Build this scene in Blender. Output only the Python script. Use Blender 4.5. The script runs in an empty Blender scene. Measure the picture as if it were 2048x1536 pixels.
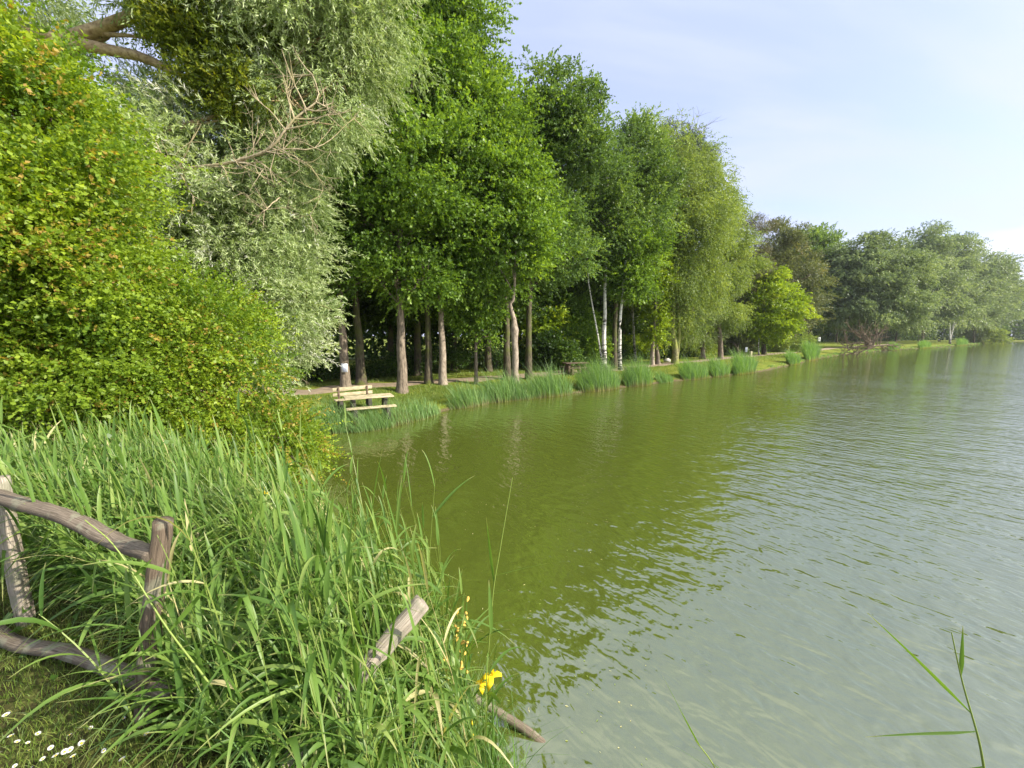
import bpy, math, random
import numpy as np
from mathutils import Vector

SC = bpy.context.scene
COL = SC.collection
R = math.radians
# ------------------------------------------------------------------ camera
F = 772.0                       # focal length in pixels of the 2048 px wide photograph
CZ = 3.1
PITCH = R(7.2)
cam_d = bpy.data.cameras.new('camera')
cam_d.sensor_width = 36.0
cam_d.lens = 36.0 * F / 2048.0
cam_d.clip_start = 0.02
cam_d.clip_end = 3000
cam = bpy.data.objects.new('camera', cam_d)
COL.objects.link(cam)
cam.location = (0, 0, CZ)
cam.rotation_euler = (math.pi / 2 - PITCH, 0, 0)
SC.camera = cam

# ------------------------------------------------------------------ light
SUN_AZ, SUN_EL = R(109), R(34)
SUN_DIR = Vector((math.sin(SUN_AZ) * math.cos(SUN_EL), math.cos(SUN_AZ) * math.cos(SUN_EL), math.sin(SUN_EL)))
sd = bpy.data.lights.new('sun', 'SUN')
sd.energy = 5.0
sd.angle = R(0.6)
sd.color = (1.0, 0.92, 0.76)
sun = bpy.data.objects.new('sun', sd)
COL.objects.link(sun)
sun.rotation_euler = SUN_DIR.to_track_quat('Z', 'Y').to_euler()

world = bpy.data.worlds.new('World')
SC.world = world
world.use_nodes = True
wt = world.node_tree
wt.nodes.clear()
def wn(t): return wt.nodes.new(t)
def wl(a, b): wt.links.new(a, b)
wo = wn('ShaderNodeOutputWorld'); bg = wn('ShaderNodeBackground')
sky = wn('ShaderNodeTexSky'); sky.sky_type = 'NISHITA'; sky.sun_disc = False
sky.sun_elevation = SUN_EL; sky.sun_rotation = SUN_AZ
sky.air_density = 1.0; sky.dust_density = 1.2; sky.ozone_density = 1.5; sky.altitude = 50
bg.inputs['Strength'].default_value = 0.15
tc = wn('ShaderNodeTexCoord'); sep = wn('ShaderNodeSeparateXYZ'); wl(tc.outputs['Generated'], sep.inputs[0])
# thin veil of cirrus: direction projected on a high plane
zc = wn('ShaderNodeMath'); zc.operation = 'MAXIMUM'; zc.inputs[1].default_value = 0.0; wl(sep.outputs[2], zc.inputs[0])
za = wn('ShaderNodeMath'); za.operation = 'ADD'; za.inputs[1].default_value = 0.16; wl(zc.outputs[0], za.inputs[0])
dx = wn('ShaderNodeMath'); dx.operation = 'DIVIDE'; wl(sep.outputs[0], dx.inputs[0]); wl(za.outputs[0], dx.inputs[1])
dy = wn('ShaderNodeMath'); dy.operation = 'DIVIDE'; wl(sep.outputs[1], dy.inputs[0]); wl(za.outputs[0], dy.inputs[1])
cmb = wn('ShaderNodeCombineXYZ'); wl(dx.outputs[0], cmb.inputs[0]); wl(dy.outputs[0], cmb.inputs[1])
mp = wn('ShaderNodeMapping'); mp.inputs['Rotation'].default_value = (0, 0, R(35)); mp.inputs['Scale'].default_value = (0.45, 1.5, 1)
wl(cmb.outputs[0], mp.inputs[0])
nz = wn('ShaderNodeTexNoise'); nz.inputs['Scale'].default_value = 1.1; nz.inputs['Detail'].default_value = 7; nz.inputs['Roughness'].default_value = 0.55
nz.inputs['Distortion'].default_value = 0.7
wl(mp.outputs[0], nz.inputs['Vector'])
rp = wn('ShaderNodeValToRGB'); rp.color_ramp.elements[0].position = 0.40; rp.color_ramp.elements[0].color = (0.55, 0.55, 0.55, 1)
rp.color_ramp.elements[1].position = 0.64; rp.color_ramp.elements[1].color = (0.9, 0.9, 0.9, 1)
wl(nz.outputs['Fac'], rp.inputs[0])
mx = wn('ShaderNodeMix'); mx.data_type = 'RGBA'
# veil made thicker and brighter overhead, out of view, to lift the water's reflections
hi = wn('ShaderNodeMapRange'); hi.interpolation_type = 'SMOOTHSTEP'; hi.inputs['From Min'].default_value = 0.45; hi.inputs['From Max'].default_value = 0.92; wl(sep.outputs[2], hi.inputs['Value'])
hmx = wn('ShaderNodeMix'); hmx.data_type = 'RGBA'; hmx.inputs['A'].default_value = (3.15, 3.4, 4.75, 1); hmx.inputs['B'].default_value = (4.6, 4.9, 4.9, 1); wl(hi.outputs[0], hmx.inputs['Factor']); wl(hmx.outputs['Result'], mx.inputs['B'])
hmax = wn('ShaderNodeMath'); hmax.operation = 'MAXIMUM'; wl(hi.outputs[0], hmax.inputs[0]); wl(rp.outputs[0], hmax.inputs[1])
wl(hmax.outputs[0], mx.inputs['Factor']); wl(sky.outputs[0], mx.inputs['A'])
# small bank of low cumulus near the horizon
vz = wn('ShaderNodeMapping'); vz.inputs['Scale'].default_value = (5, 5, 16); vz.inputs['Location'].default_value = (0.35, 0.2, 0.1); wl(tc.outputs['Generated'], vz.inputs[0])
n2 = wn('ShaderNodeTexNoise'); n2.inputs['Scale'].default_value = 1.0; n2.inputs['Detail'].default_value = 6; wl(vz.outputs[0], n2.inputs['Vector'])
r2 = wn('ShaderNodeValToRGB'); r2.color_ramp.elements[0].position = 0.47; r2.color_ramp.elements[0].color = (0, 0, 0, 1)
r2.color_ramp.elements[1].position = 0.60; r2.color_ramp.elements[1].color = (1, 1, 1, 1); wl(n2.outputs['Fac'], r2.inputs[0])
band = wn('ShaderNodeValToRGB'); cr = band.color_ramp
cr.elements[0].position = 0.02; cr.elements[0].color = (0.3, 0.3, 0.3, 1)
cr.elements[1].position = 0.20; cr.elements[1].color = (0, 0, 0, 1)
e = cr.elements.new(0.10); e.color = (1, 1, 1, 1)
e = cr.elements.new(0.145); e.color = (0.8, 0.8, 0.8, 1)
wl(sep.outputs[2], band.inputs[0])
mm = wn('ShaderNodeMath'); mm.operation = 'MULTIPLY'; wl(r2.outputs[0], mm.inputs[0]); wl(band.outputs[0], mm.inputs[1])
mx2 = wn('ShaderNodeMix'); mx2.data_type = 'RGBA'
wl(mm.outputs[0], mx2.inputs['Factor']); wl(mx.outputs['Result'], mx2.inputs['A']); mx2.inputs['B'].default_value = (4.3, 4.5, 5.3, 1)
# bright aureole added round the sun to strengthen the water's sheen (the sun itself stands outside the photograph, to the right)
dt = wn('ShaderNodeVectorMath'); dt.operation = 'DOT_PRODUCT'; wl(tc.outputs['Generated'], dt.inputs[0]); dt.inputs[1].default_value = SUN_DIR
dm = wn('ShaderNodeMath'); dm.operation = 'MAXIMUM'; dm.inputs[1].default_value = 0.0; wl(dt.outputs['Value'], dm.inputs[0])
dp_ = wn('ShaderNodeMath'); dp_.operation = 'POWER'; dp_.inputs[1].default_value = 8.0; wl(dm.outputs[0], dp_.inputs[0])
dk = wn('ShaderNodeMath'); dk.operation = 'MULTIPLY'; dk.inputs[1].default_value = 8.0; wl(dp_.outputs[0], dk.inputs[0])
cg = wn('ShaderNodeMix'); cg.data_type = 'RGBA'; cg.blend_type = 'ADD'; cg.inputs['Factor'].default_value = 1.0
sc3 = wn('ShaderNodeVectorMath'); sc3.operation = 'SCALE'; sc3.inputs[0].default_value = (1.0, 0.97, 0.93); wl(dk.outputs[0], sc3.inputs['Scale'])
wl(mx2.outputs['Result'], cg.inputs['A']); wl(sc3.outputs[0], cg.inputs['B'])
wl(cg.outputs['Result'], bg.inputs['Color']); wl(bg.outputs[0], wo.inputs['Surface'])

SC.view_settings.view_transform = 'Standard'
SC.view_settings.look = 'None'
SC.view_settings.gamma = 1.0
SC.view_settings.use_curve_mapping = False
SC.view_settings.exposure = 0.84
SC.render.engine = 'CYCLES'
SC.cycles.max_bounces = 7
SC.cycles.diffuse_bounces = 3
SC.cycles.transmission_bounces = 4
SC.cycles.glossy_bounces = 3
SC.cycles.volume_bounces = 0
SC.cycles.use_denoising = True
SC.cycles.denoiser = 'OPENIMAGEDENOISE'
SC.cycles.denoising_input_passes = 'RGB_ALBEDO_NORMAL'
SC.cycles.denoising_prefilter = 'ACCURATE'

# ------------------------------------------------------------------ projection helpers (used to survey positions)
def ray(px, py):
    u = (px - 1024) / F; v = (768 - py) / F
    return np.array([u, math.cos(PITCH) + v * math.sin(PITCH), -math.sin(PITCH) + v * math.cos(PITCH)])
def W(px, py, z=0.0):
    d = ray(px, py); t = (z - CZ) / d[2]
    return np.array([d[0] * t, d[1] * t, z])
def D(px, py, Y):
    d = ray(px, py); t = Y / d[1]
    return np.array([d[0] * t, Y, CZ + d[2] * t])

# ------------------------------------------------------------------ bookkeeping
def tag(o, label=None, cat=None, group=None, kind=None):
    if label: o['label'] = label
    if cat: o['category'] = cat
    if group: o['group'] = group
    if kind: o['kind'] = kind
    return o
def thing(name, label, cat, loc, group=None, rz=0):
    o = bpy.data.objects.new(name, None)
    o.empty_display_size = 0.2
    COL.objects.link(o); o.location = tuple(float(c) for c in loc); o.rotation_euler = (0, 0, rz)
    return tag(o, label, cat, group)
def mesh(name, v, f, mat, parent=None, attrs=None, smooth=True, world_co=True):
    """v (n,3), f (m,k) int, every face with k corners"""
    v = np.asarray(v, dtype=np.float32); f = np.asarray(f, dtype=np.int32)
    if parent is not None and world_co:
        v = v - np.array(parent.location, dtype=np.float32)
    me = bpy.data.meshes.new(name)
    me.vertices.add(len(v)); me.vertices.foreach_set('co', v.ravel())
    m, k = f.shape
    me.loops.add(m * k); me.loops.foreach_set('vertex_index', f.ravel())
    me.polygons.add(m); me.polygons.foreach_set('loop_start', np.arange(0, m * k, k, dtype=np.int32))
    if smooth: me.polygons.foreach_set('use_smooth', np.ones(m, dtype=bool))
    for an, av in (attrs or {}).items():
        a = me.attributes.new(an, 'FLOAT', 'POINT'); a.data.foreach_set('value', np.asarray(av, dtype=np.float32))
    me.materials.append(mat)
    me.update(calc_edges=True)
    o = bpy.data.objects.new(name, me)
    COL.objects.link(o)
    if parent is not None: o.parent = parent
    return o
def copy_tree(o, parent=None):
    c = o.copy(); COL.objects.link(c); c.parent = parent
    for ch in [x for x in bpy.data.objects if x.parent == o]: copy_tree(ch, c)
    return c
def norm(a):
    return a / (np.linalg.norm(a, axis=-1, keepdims=True) + 1e-9)

# ------------------------------------------------------------------ materials
def new_mat(name):
    m = bpy.data.materials.new(name); m.use_nodes = True; m.node_tree.nodes.clear()
    return m, m.node_tree.nodes, m.node_tree.links
def ramp(nodes, stops, mode='LINEAR'):
    r = nodes.new('ShaderNodeValToRGB'); c = r.color_ramp; c.interpolation = mode
    while len(c.elements) > 2: c.elements.remove(c.elements[-1])
    c.elements[0].position = stops[0][0]; c.elements[0].color = (*stops[0][1], 1)
    c.elements[1].position = stops[-1][0]; c.elements[1].color = (*stops[-1][1], 1)
    for p, col in stops[1:-1]:
        e = c.elements.new(p); e.color = (*col, 1)
    return r
def leaf_mat(name, stops, trans=(1.5, 1.35, 0.5), tf=0.45, rough=0.45, spec=0.35, base=None, gain=1.3, tips=0):
    m, n, l = new_mat(name)
    at = n.new('ShaderNodeAttribute'); at.attribute_name = 'tint'
    stops = [(p_, tuple(min(.6, c_ * gain) for c_ in q_)) for p_, q_ in stops]
    r = ramp(n, stops); l.new(at.outputs['Fac'], r.inputs[0])
    colr = r.outputs[0]
    if base is not None:        # withered, straw coloured foot of the blades
        ah = n.new('ShaderNodeAttribute'); ah.attribute_name = 'along'
        rb = n.new('ShaderNodeMapRange'); rb.inputs['From Min'].default_value = base[1]; rb.inputs['From Max'].default_value = base[2]
        l.new(ah.outputs['Fac'], rb.inputs['Value'])
        mb = n.new('ShaderNodeMix'); mb.data_type = 'RGBA'; l.new(rb.outputs[0], mb.inputs['Factor'])
        mb.inputs['A'].default_value = (*base[0], 1); l.new(colr, mb.inputs['B']); colr = mb.outputs['Result']
    if tips:
        ah = n.new('ShaderNodeAttribute'); ah.attribute_name = 'along'
        rb = n.new('ShaderNodeMapRange'); rb.inputs['From Min'].default_value = .80; rb.inputs['From Max'].default_value = 1.0; rb.inputs['To Max'].default_value = tips
        l.new(ah.outputs['Fac'], rb.inputs['Value'])
        mb = n.new('ShaderNodeMix'); mb.data_type = 'RGBA'; l.new(rb.outputs[0], mb.inputs['Factor'])
        l.new(colr, mb.inputs['A']); mb.inputs['B'].default_value = (.42, .36, .17, 1); colr = mb.outputs['Result']
    p = n.new('ShaderNodeBsdfPrincipled'); p.inputs['Roughness'].default_value = rough
    p.inputs['Specular IOR Level'].default_value = spec
    l.new(colr, p.inputs['Base Color'])
    t = n.new('ShaderNodeBsdfTranslucent')
    mu = n.new('ShaderNodeMix'); mu.data_type = 'RGBA'; mu.blend_type = 'MULTIPLY'; mu.inputs['Factor'].default_value = 1
    l.new(colr, mu.inputs['A']); mu.inputs['B'].default_value = (*trans, 1); l.new(mu.outputs['Result'], t.inputs['Color'])
    mi = n.new('ShaderNodeMixShader'); mi.inputs[0].default_value = tf
    l.new(p.outputs[0], mi.inputs[1]); l.new(t.outputs[0], mi.inputs[2])
    o = n.new('ShaderNodeOutputMaterial'); l.new(mi.outputs[0], o.inputs['Surface'])
    return m
def bark_mat(name, dark, light, sc=(9, 9, 2.2), moss=None, bump=0.02, rough=0.85, mossamt=0.5):
    m, n, l = new_mat(name)
    tcn = n.new('ShaderNodeTexCoord'); mpn = n.new('ShaderNodeMapping'); mpn.inputs['Scale'].default_value = sc
    l.new(tcn.outputs['Object'], mpn.inputs[0])
    nz = n.new('ShaderNodeTexNoise'); nz.inputs['Scale'].default_value = 1.6; nz.inputs['Detail'].default_value = 6; nz.inputs['Roughness'].default_value = 0.65
    l.new(mpn.outputs[0], nz.inputs['Vector'])
    r = ramp(n, [(0.34, dark), (0.62, light)]); l.new(nz.outputs['Fac'], r.inputs[0]); c = r.outputs[0]
    if moss:
        n3 = n.new('ShaderNodeTexNoise'); n3.inputs['Scale'].default_value = 1.3; n3.inputs['Detail'].default_value = 5; l.new(tcn.outputs['Object'], n3.inputs['Vector'])
        r3 = ramp(n, [(1 - mossamt - 0.06, (0, 0, 0)), (1 - mossamt + 0.06, (1, 1, 1))]); l.new(n3.outputs['Fac'], r3.inputs[0])
        mmx = n.new('ShaderNodeMix'); mmx.data_type = 'RGBA'; l.new(r3.outputs[0], mmx.inputs['Factor']); l.new(c, mmx.inputs['A']); mmx.inputs['B'].default_value = (*moss, 1)
        c = mmx.outputs['Result']
    p = n.new('ShaderNodeBsdfPrincipled'); p.inputs['Roughness'].default_value = rough; p.inputs['Specular IOR Level'].default_value = 0.15
    l.new(c, p.inputs['Base Color'])
    b = n.new('ShaderNodeBump'); b.inputs['Strength'].default_value = 0.9; b.inputs['Distance'].default_value = bump
    l.new(nz.outputs['Fac'], b.inputs['Height']); l.new(b.outputs[0], p.inputs['Normal'])
    o = n.new('ShaderNodeOutputMaterial'); l.new(p.outputs[0], o.inputs['Surface'])
    return m
def birch_mat():
    m, n, l = new_mat('birch bark')
    tcn = n.new('ShaderNodeTexCoord'); mpn = n.new('ShaderNodeMapping'); mpn.inputs['Scale'].default_value = (2.2, 2.2, 7)
    l.new(tcn.outputs['Object'], mpn.inputs[0])
    nz = n.new('ShaderNodeTexNoise'); nz.inputs['Scale'].default_value = 1.3; nz.inputs['Detail'].default_value = 5
    l.new(mpn.outputs[0], nz.inputs['Vector'])
    sp = n.new('ShaderNodeSeparateXYZ'); l.new(tcn.outputs['Object'], sp.inputs[0])
    mr = n.new('ShaderNodeMapRange'); mr.inputs['From Min'].default_value = 0.2; mr.inputs['From Max'].default_value = 2.6
    mr.inputs['To Min'].default_value = -0.13; mr.inputs['To Max'].default_value = 0.05; l.new(sp.outputs[2], mr.inputs['Value'])
    ad = n.new('ShaderNodeMath'); l.new(nz.outputs['Fac'], ad.inputs[0]); l.new(mr.outputs[0], ad.inputs[1])
    r = ramp(n, [(0.40, (0.05, 0.045, 0.04)), (0.47, (0.5, 0.48, 0.43)), (0.6, (0.66, 0.64, 0.58))]); l.new(ad.outputs[0], r.inputs[0])
    p = n.new('ShaderNodeBsdfPrincipled'); p.inputs['Roughness'].default_value = 0.7; l.new(r.outputs[0], p.inputs['Base Color'])
    b = n.new('ShaderNodeBump'); b.inputs['Distance'].default_value = 0.01; l.new(nz.outputs['Fac'], b.inputs['Height']); l.new(b.outputs[0], p.inputs['Normal'])
    o = n.new('ShaderNodeOutputMaterial'); l.new(p.outputs[0], o.inputs['Surface'])
    return m
def plain_mat(name, col, rough=0.6, var=0.25, sc=12, bump=0.0):
    m, n, l = new_mat(name)
    tcn = n.new('ShaderNodeTexCoord'); nz = n.new('ShaderNodeTexNoise'); nz.inputs['Scale'].default_value = sc; nz.inputs['Detail'].default_value = 5
    l.new(tcn.outputs['Object'], nz.inputs['Vector'])
    a = tuple(c * (1 - var) for c in col); b_ = tuple(min(1, c * (1 + var)) for c in col)
    r = ramp(n, [(0.3, a), (0.7, b_)]); l.new(nz.outputs['Fac'], r.inputs[0])
    p = n.new('ShaderNodeBsdfPrincipled'); p.inputs['Roughness'].default_value = rough; l.new(r.outputs[0], p.inputs['Base Color'])
    if bump:
        b = n.new('ShaderNodeBump'); b.inputs['Distance'].default_value = bump; l.new(nz.outputs['Fac'], b.inputs['Height']); l.new(b.outputs[0], p.inputs['Normal'])
    o = n.new('ShaderNodeOutputMaterial'); l.new(p.outputs[0], o.inputs['Surface'])
    return m

G = lambda *c: c
M_oak = leaf_mat('oak leaves', [(0, (0.035, 0.068, 0.010)), (0.5, (0.075, 0.135, 0.018)), (1, (0.13, 0.20, 0.026))], tf=0.48, gain=1.9)
M_oakb = leaf_mat('tall tree leaves', [(0, (0.035, 0.066, 0.016)), (0.5, (0.072, 0.128, 0.030)), (1, (0.12, 0.18, 0.042))], tf=0.42, gain=1.7)
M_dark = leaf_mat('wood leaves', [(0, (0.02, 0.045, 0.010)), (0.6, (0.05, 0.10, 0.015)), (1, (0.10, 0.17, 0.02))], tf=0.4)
M_birch = leaf_mat('birch leaves', [(0, (0.06, 0.092, 0.022)), (0.5, (0.105, 0.152, 0.036)), (1, (0.16, 0.205, 0.05))], tf=0.42, gain=1.75)
M_pale = leaf_mat('grey willow leaves', [(0, (0.07, 0.10, 0.05)), (0.5, (0.12, 0.16, 0.075)), (1, (0.19, 0.23, 0.10))], trans=(1.2, 1.2, 0.6), tf=0.38, gain=1.7)
M_silver = leaf_mat('silver willow leaves', [(0, (0.08, 0.115, 0.042)), (0.4, (0.155, 0.195, 0.085)), (0.75, (0.235, 0.27, 0.15)), (1, (0.34, 0.37, 0.26))], trans=(1.15, 1.2, 0.5), tf=0.36, rough=0.5, gain=2.2)
M_mistle = leaf_mat('mistletoe leaves', [(0, (0.05, 0.075, 0.008)), (0.5, (0.10, 0.135, 0.012)), (1, (0.18, 0.19, 0.02))], tf=0.42, gain=1.7)
M_maple = leaf_mat('maple bush leaves', [(0, (0.06, 0.11, 0.012)), (0.4, (0.13, 0.19, 0.017)), (0.72, (0.205, 0.265, 0.026)), (0.82, (0.21, 0.19, 0.03)), (1, (0.25, 0.16, 0.045))], trans=(1.6, 1.5, 0.5), tf=0.46, gain=1.65)
M_lime = leaf_mat('lime green leaves', [(0, (0.12, 0.19, 0.015)), (0.5, (0.19, 0.28, 0.02)), (1, (0.27, 0.34, 0.03))], tf=0.45)
M_pine = leaf_mat('pine needles', [(0, (0.05, 0.06, 0.028)), (0.5, (0.09, 0.095, 0.045)), (1, (0.16, 0.135, 0.07))], tf=0.15)
M_bluep = leaf_mat('dark pine needles', [(0, (0.03, 0.045, 0.035)), (1, (0.07, 0.095, 0.07))], tf=0.1)
M_brown = leaf_mat('thin brown foliage', [(0, (0.075, 0.095, 0.04)), (0.6, (0.12, 0.15, 0.06)), (1, (0.19, 0.18, 0.085))], tf=0.35)
M_reed = leaf_mat('reed leaves', [(0, (0.045, 0.095, 0.018)), (0.5, (0.10, 0.175, 0.034)), (0.9, (0.19, 0.26, 0.065)), (0.93, (0.38, 0.33, 0.16)), (1, (0.5, 0.43, 0.24))], trans=(1.35, 1.4, 0.5), tf=0.4, rough=0.42, spec=0.35, gain=1.32, tips=.7)
M_stem = leaf_mat('reed stems', [(0, (0.12, 0.18, 0.04)), (0.85, (0.20, 0.26, 0.06)), (0.9, (0.42, 0.36, 0.18)), (1, (0.52, 0.45, 0.26))], tf=0.15, rough=0.4, spec=0.4)
M_tuss = leaf_mat('sedge blades', [(0, (0.06, 0.11, 0.04)), (0.5, (0.10, 0.17, 0.058)), (1, (0.17, 0.24, 0.08))], trans=(1.3, 1.4, 0.5), tf=0.38, base=((0.26, 0.20, 0.10), 0.02, 0.30), gain=1.7)
M_grass = leaf_mat('grass blades', [(0, (0.06, 0.10, 0.02)), (0.5, (0.12, 0.18, 0.032)), (1, (0.24, 0.25, 0.07))], trans=(1.3, 1.35, 0.5), tf=0.35, gain=1.3)
M_iris = leaf_mat('iris leaves', [(0, (0.04, 0.10, 0.02)), (1, (0.10, 0.19, 0.03))], tf=0.35, spec=0.5)
M_bramble = leaf_mat('bramble leaves', [(0, (0.03, 0.075, 0.012)), (1, (0.09, 0.17, 0.025))], tf=0.35, spec=0.4)
M_bark = bark_mat('grey bark', (0.07, 0.055, 0.042), (0.26, 0.21, 0.16))
M_barkd = bark_mat('dark mossy bark', (0.035, 0.03, 0.022), (0.13, 0.11, 0.075), moss=(0.09, 0.10, 0.03), mossamt=0.45)
M_barkp = bark_mat('pale smooth bark', (0.15, 0.12, 0.09), (0.36, 0.30, 0.24), sc=(5, 5, 2.5))
M_birchb = birch_mat()
M_dead = bark_mat('dead branches', (0.20, 0.16, 0.10), (0.44, 0.37, 0.25), sc=(12, 12, 12), moss=(0.33, 0.29, 0.15), mossamt=0.42, bump=0.004)
M_deadd = bark_mat('dark dead wood', (0.07, 0.052, 0.035), (0.20, 0.155, 0.105), sc=(8, 8, 8), bump=0.01)
M_tan = bark_mat('tan willow bark', (0.22, 0.15, 0.085), (0.48, 0.36, 0.22), sc=(7, 7, 7))
M_mossy = bark_mat('moss covered bark', (0.12, 0.11, 0.05), (0.30, 0.27, 0.15), sc=(6, 6, 4), moss=(0.24, 0.26, 0.07), mossamt=0.5)

# ------------------------------------------------------------------ generators
def tubes(paths, sides=6):
    """paths: list of (points (k,3), radii (k)). returns verts, quads"""
    V, Fc, off = [], [], 0
    ang = np.linspace(0, 2 * np.pi, sides, endpoint=False)
    for P, r in paths:
        P = np.asarray(P, float); r = np.asarray(r, float); k = len(P)
        t = norm(np.gradient(P, axis=0))
        ref = np.array([0.0, 0, 1]) if abs(t[:, 2].mean()) < 0.8 else np.array([1.0, 0, 0])
        a = norm(np.cross(t, ref)); b = np.cross(t, a)
        ring = P[:, None, :] + r[:, None, None] * (np.cos(ang)[None, :, None] * a[:, None, :] + np.sin(ang)[None, :, None] * b[:, None, :])
        V.append(ring.reshape(-1, 3))
        i = np.arange(k - 1)[:, None] * sides; j = np.arange(sides)[None, :]; jn = (j + 1) % sides
        Fc.append(np.stack([i + j, i + jn, i + sides + jn, i + sides + j], -1).reshape(-1, 4) + off)
        # cap the far end with a degenerate-free quad fan when it is thick
        off += k * sides
    return np.concatenate(V), np.concatenate(Fc)
def spline(pts, k):
    P = np.asarray(pts, float); n = len(P)
    if n == 2: 
        t = np.linspace(0, 1, k)[:, None]; return P[0] * (1 - t) + P[1] * t
    E = np.vstack([2 * P[0] - P[1], P, 2 * P[-1] - P[-2]])
    out = []
    for s in np.linspace(0, n - 1 - 1e-6, k):
        i = int(s); f = s - i; a, b, c, d = E[i], E[i + 1], E[i + 2], E[i + 3]
        out.append(0.5 * ((2 * b) + (-a + c) * f + (2 * a - 5 * b + 4 * c - d) * f * f + (-a + 3 * b - 3 * c + d) * f ** 3))
    return np.array(out)
def wiggle(P, amp, rng):
    P = P.copy(); k = len(P)
    w = rng.normal(size=(k, 3)) * amp; w[0] = 0; w = (w + np.roll(w, 1, 0)) / 2; w[0] = 0; w[-1] *= .3
    return P + w
def quads_leaf(pos, axis, nrm, L, Wd, curl=0.12):
    N = len(pos); side = norm(np.cross(nrm, axis)); nn = np.cross(axis, side)
    L = np.broadcast_to(L, (N,))[:, None]; Wd = np.broadcast_to(Wd, (N,))[:, None]
    mid = pos + axis * L * 0.42
    v = np.stack([pos, mid + side * Wd / 2 + nn * Wd * curl, pos + axis * L - nn * L * curl * .8, mid - side * Wd / 2 + nn * Wd * curl], 1)
    f = np.arange(N * 4).reshape(N, 4)
    return v.reshape(-1, 3), f
def crown(blobs, n, rng, per=10, shoot=0.35, L=0.11, Wd=0.075, spread=0.8, droop=0.0, clump=0.45, cpb=1.0, up=0.7, shell=0.55, flat=0.7, accent=0.0):
    """leaf cloud: blobs -> clumps -> shoots -> leaves. returns verts, faces, tint, clump centres"""
    B = np.array([[b[0], b[1], b[2]] for b in blobs]); RR = np.array([[b[3], b[4], b[5]] for b in blobs])
    area = (RR[:, 0] * RR[:, 1] * RR[:, 2]) ** (2 / 3.)
    ncl = np.maximum(5, (cpb * 3.2 * area / clump ** 2)).astype(int)
    bi = np.repeat(np.arange(len(B)), ncl)
    d = norm(rng.normal(size=(len(bi), 3)))
    rad = (shell + (1.04 - shell) * rng.random(len(bi)) ** 0.6)[:, None] * (1 + 0.17 * rng.normal(size=(len(bi), 1)))
    cc = B[bi] + d * RR[bi] * rad
    fq = 1.15 / clump; ph = rng.random(3) * 6
    gap = np.sin(cc[:, 0] * fq + ph[0]) * np.sin(cc[:, 1] * fq * .9 + ph[1]) + np.sin(cc[:, 2] * fq * 1.1 + ph[2] + cc[:, 0] * .4) * .6
    kp = gap < .75; cc = cc[kp]; bi = bi[kp]; d = d[kp]
    cr = clump * (0.5 + 1.0 * rng.random(len(bi)) ** 1.3)
    ctint = np.clip(0.45 + 0.22 * rng.normal(size=len(bi)), 0, 1)
    ns = n // per
    p = cr ** 2; p /= p.sum()
    si = rng.choice(len(bi), size=ns, p=p)
    off = rng.normal(size=(ns, 3)) * 0.55
    off[:, 2] *= flat
    sp = cc[si] + off * cr[si][:, None]
    outw = norm(d[si] + 0.8 * norm(off) + np.array([0, 0, 0.15 - droop]) + 0.45 * rng.normal(size=(ns, 3)))
    sl = shoot * (0.6 + 0.8 * rng.random(ns))
    t = (np.arange(per)[None, :] + rng.random((ns, per))) / per
    sag = np.zeros((ns, per, 3)); sag[:, :, 2] = -(t ** 2) * (0.25 + droop) * sl[:, None] * 0.6
    pos = sp[:, None, :] + outw[:, None, :] * (t * sl[:, None])[:, :, None] + sag
    ax = norm(outw[:, None, :] + spread * rng.normal(size=(ns, per, 3)) + np.array([0, 0, -droop * 0.8]))
    nr = norm(rng.normal(size=(ns, per, 3)) + np.array([0, 0, up]) + 0.5 * d[si][:, None, :])
    pos = pos.reshape(-1, 3); ax = ax.reshape(-1, 3); nr = nr.reshape(-1, 3)
    N = len(pos); s = 0.7 + 0.6 * rng.random(N)
    v, f = quads_leaf(pos, ax, nr, L * s, Wd * s)
    st = ctint[si] + 0.12 * rng.normal(size=ns)
    tint = np.clip(np.repeat(st, per) + 0.13 * rng.normal(size=N), 0, 1)
    if accent > 0:
        tint = tint * 0.72
        acl = rng.random(len(bi)) < accent * 2
        ac = rng.random(ns) < np.where(acl[si], 0.38, accent * 0.35)
        m_ = np.repeat(ac, per); tint = np.where(m_ & (rng.random(N) < .75), 0.80 + 0.2 * rng.random(N), tint)
    return v, f, np.repeat(tint, 4), cc
def limb_paths(origin_fn, blobs, cc, rng, r_l=0.09, sub=10, seedz=0.5):
    paths = []
    for b in blobs:
        c = np.array(b[:3]); z0, o, r0 = origin_fn(c, b)
        m1 = (o + c) / 2 + np.array([0, 0, 0.15 * np.linalg.norm(c - o)]) * rng.uniform(-.3, 1)
        P = wiggle(spline([o, m1, c], 7), 0.05 * np.linalg.norm(c - o) ** .5, rng)
        paths.append((P, np.linspace(r0, r0 * 0.35, 7)))
        near = cc[np.argsort(((cc - c) ** 2).sum(1))[: max(sub * 3, 6)]]
        pick = near[rng.choice(len(near), size=min(sub, len(near)), replace=False)]
        for q in pick:
            s = P[rng.integers(3, 7)]
            Q = wiggle(spline([s, (s + q) / 2 + rng.normal(size=3) * .12, q], 5), 0.06, rng)
            paths.append((Q, np.linspace(r0 * .4, 0.008 + r0 * .06, 5)))
    return paths
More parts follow.
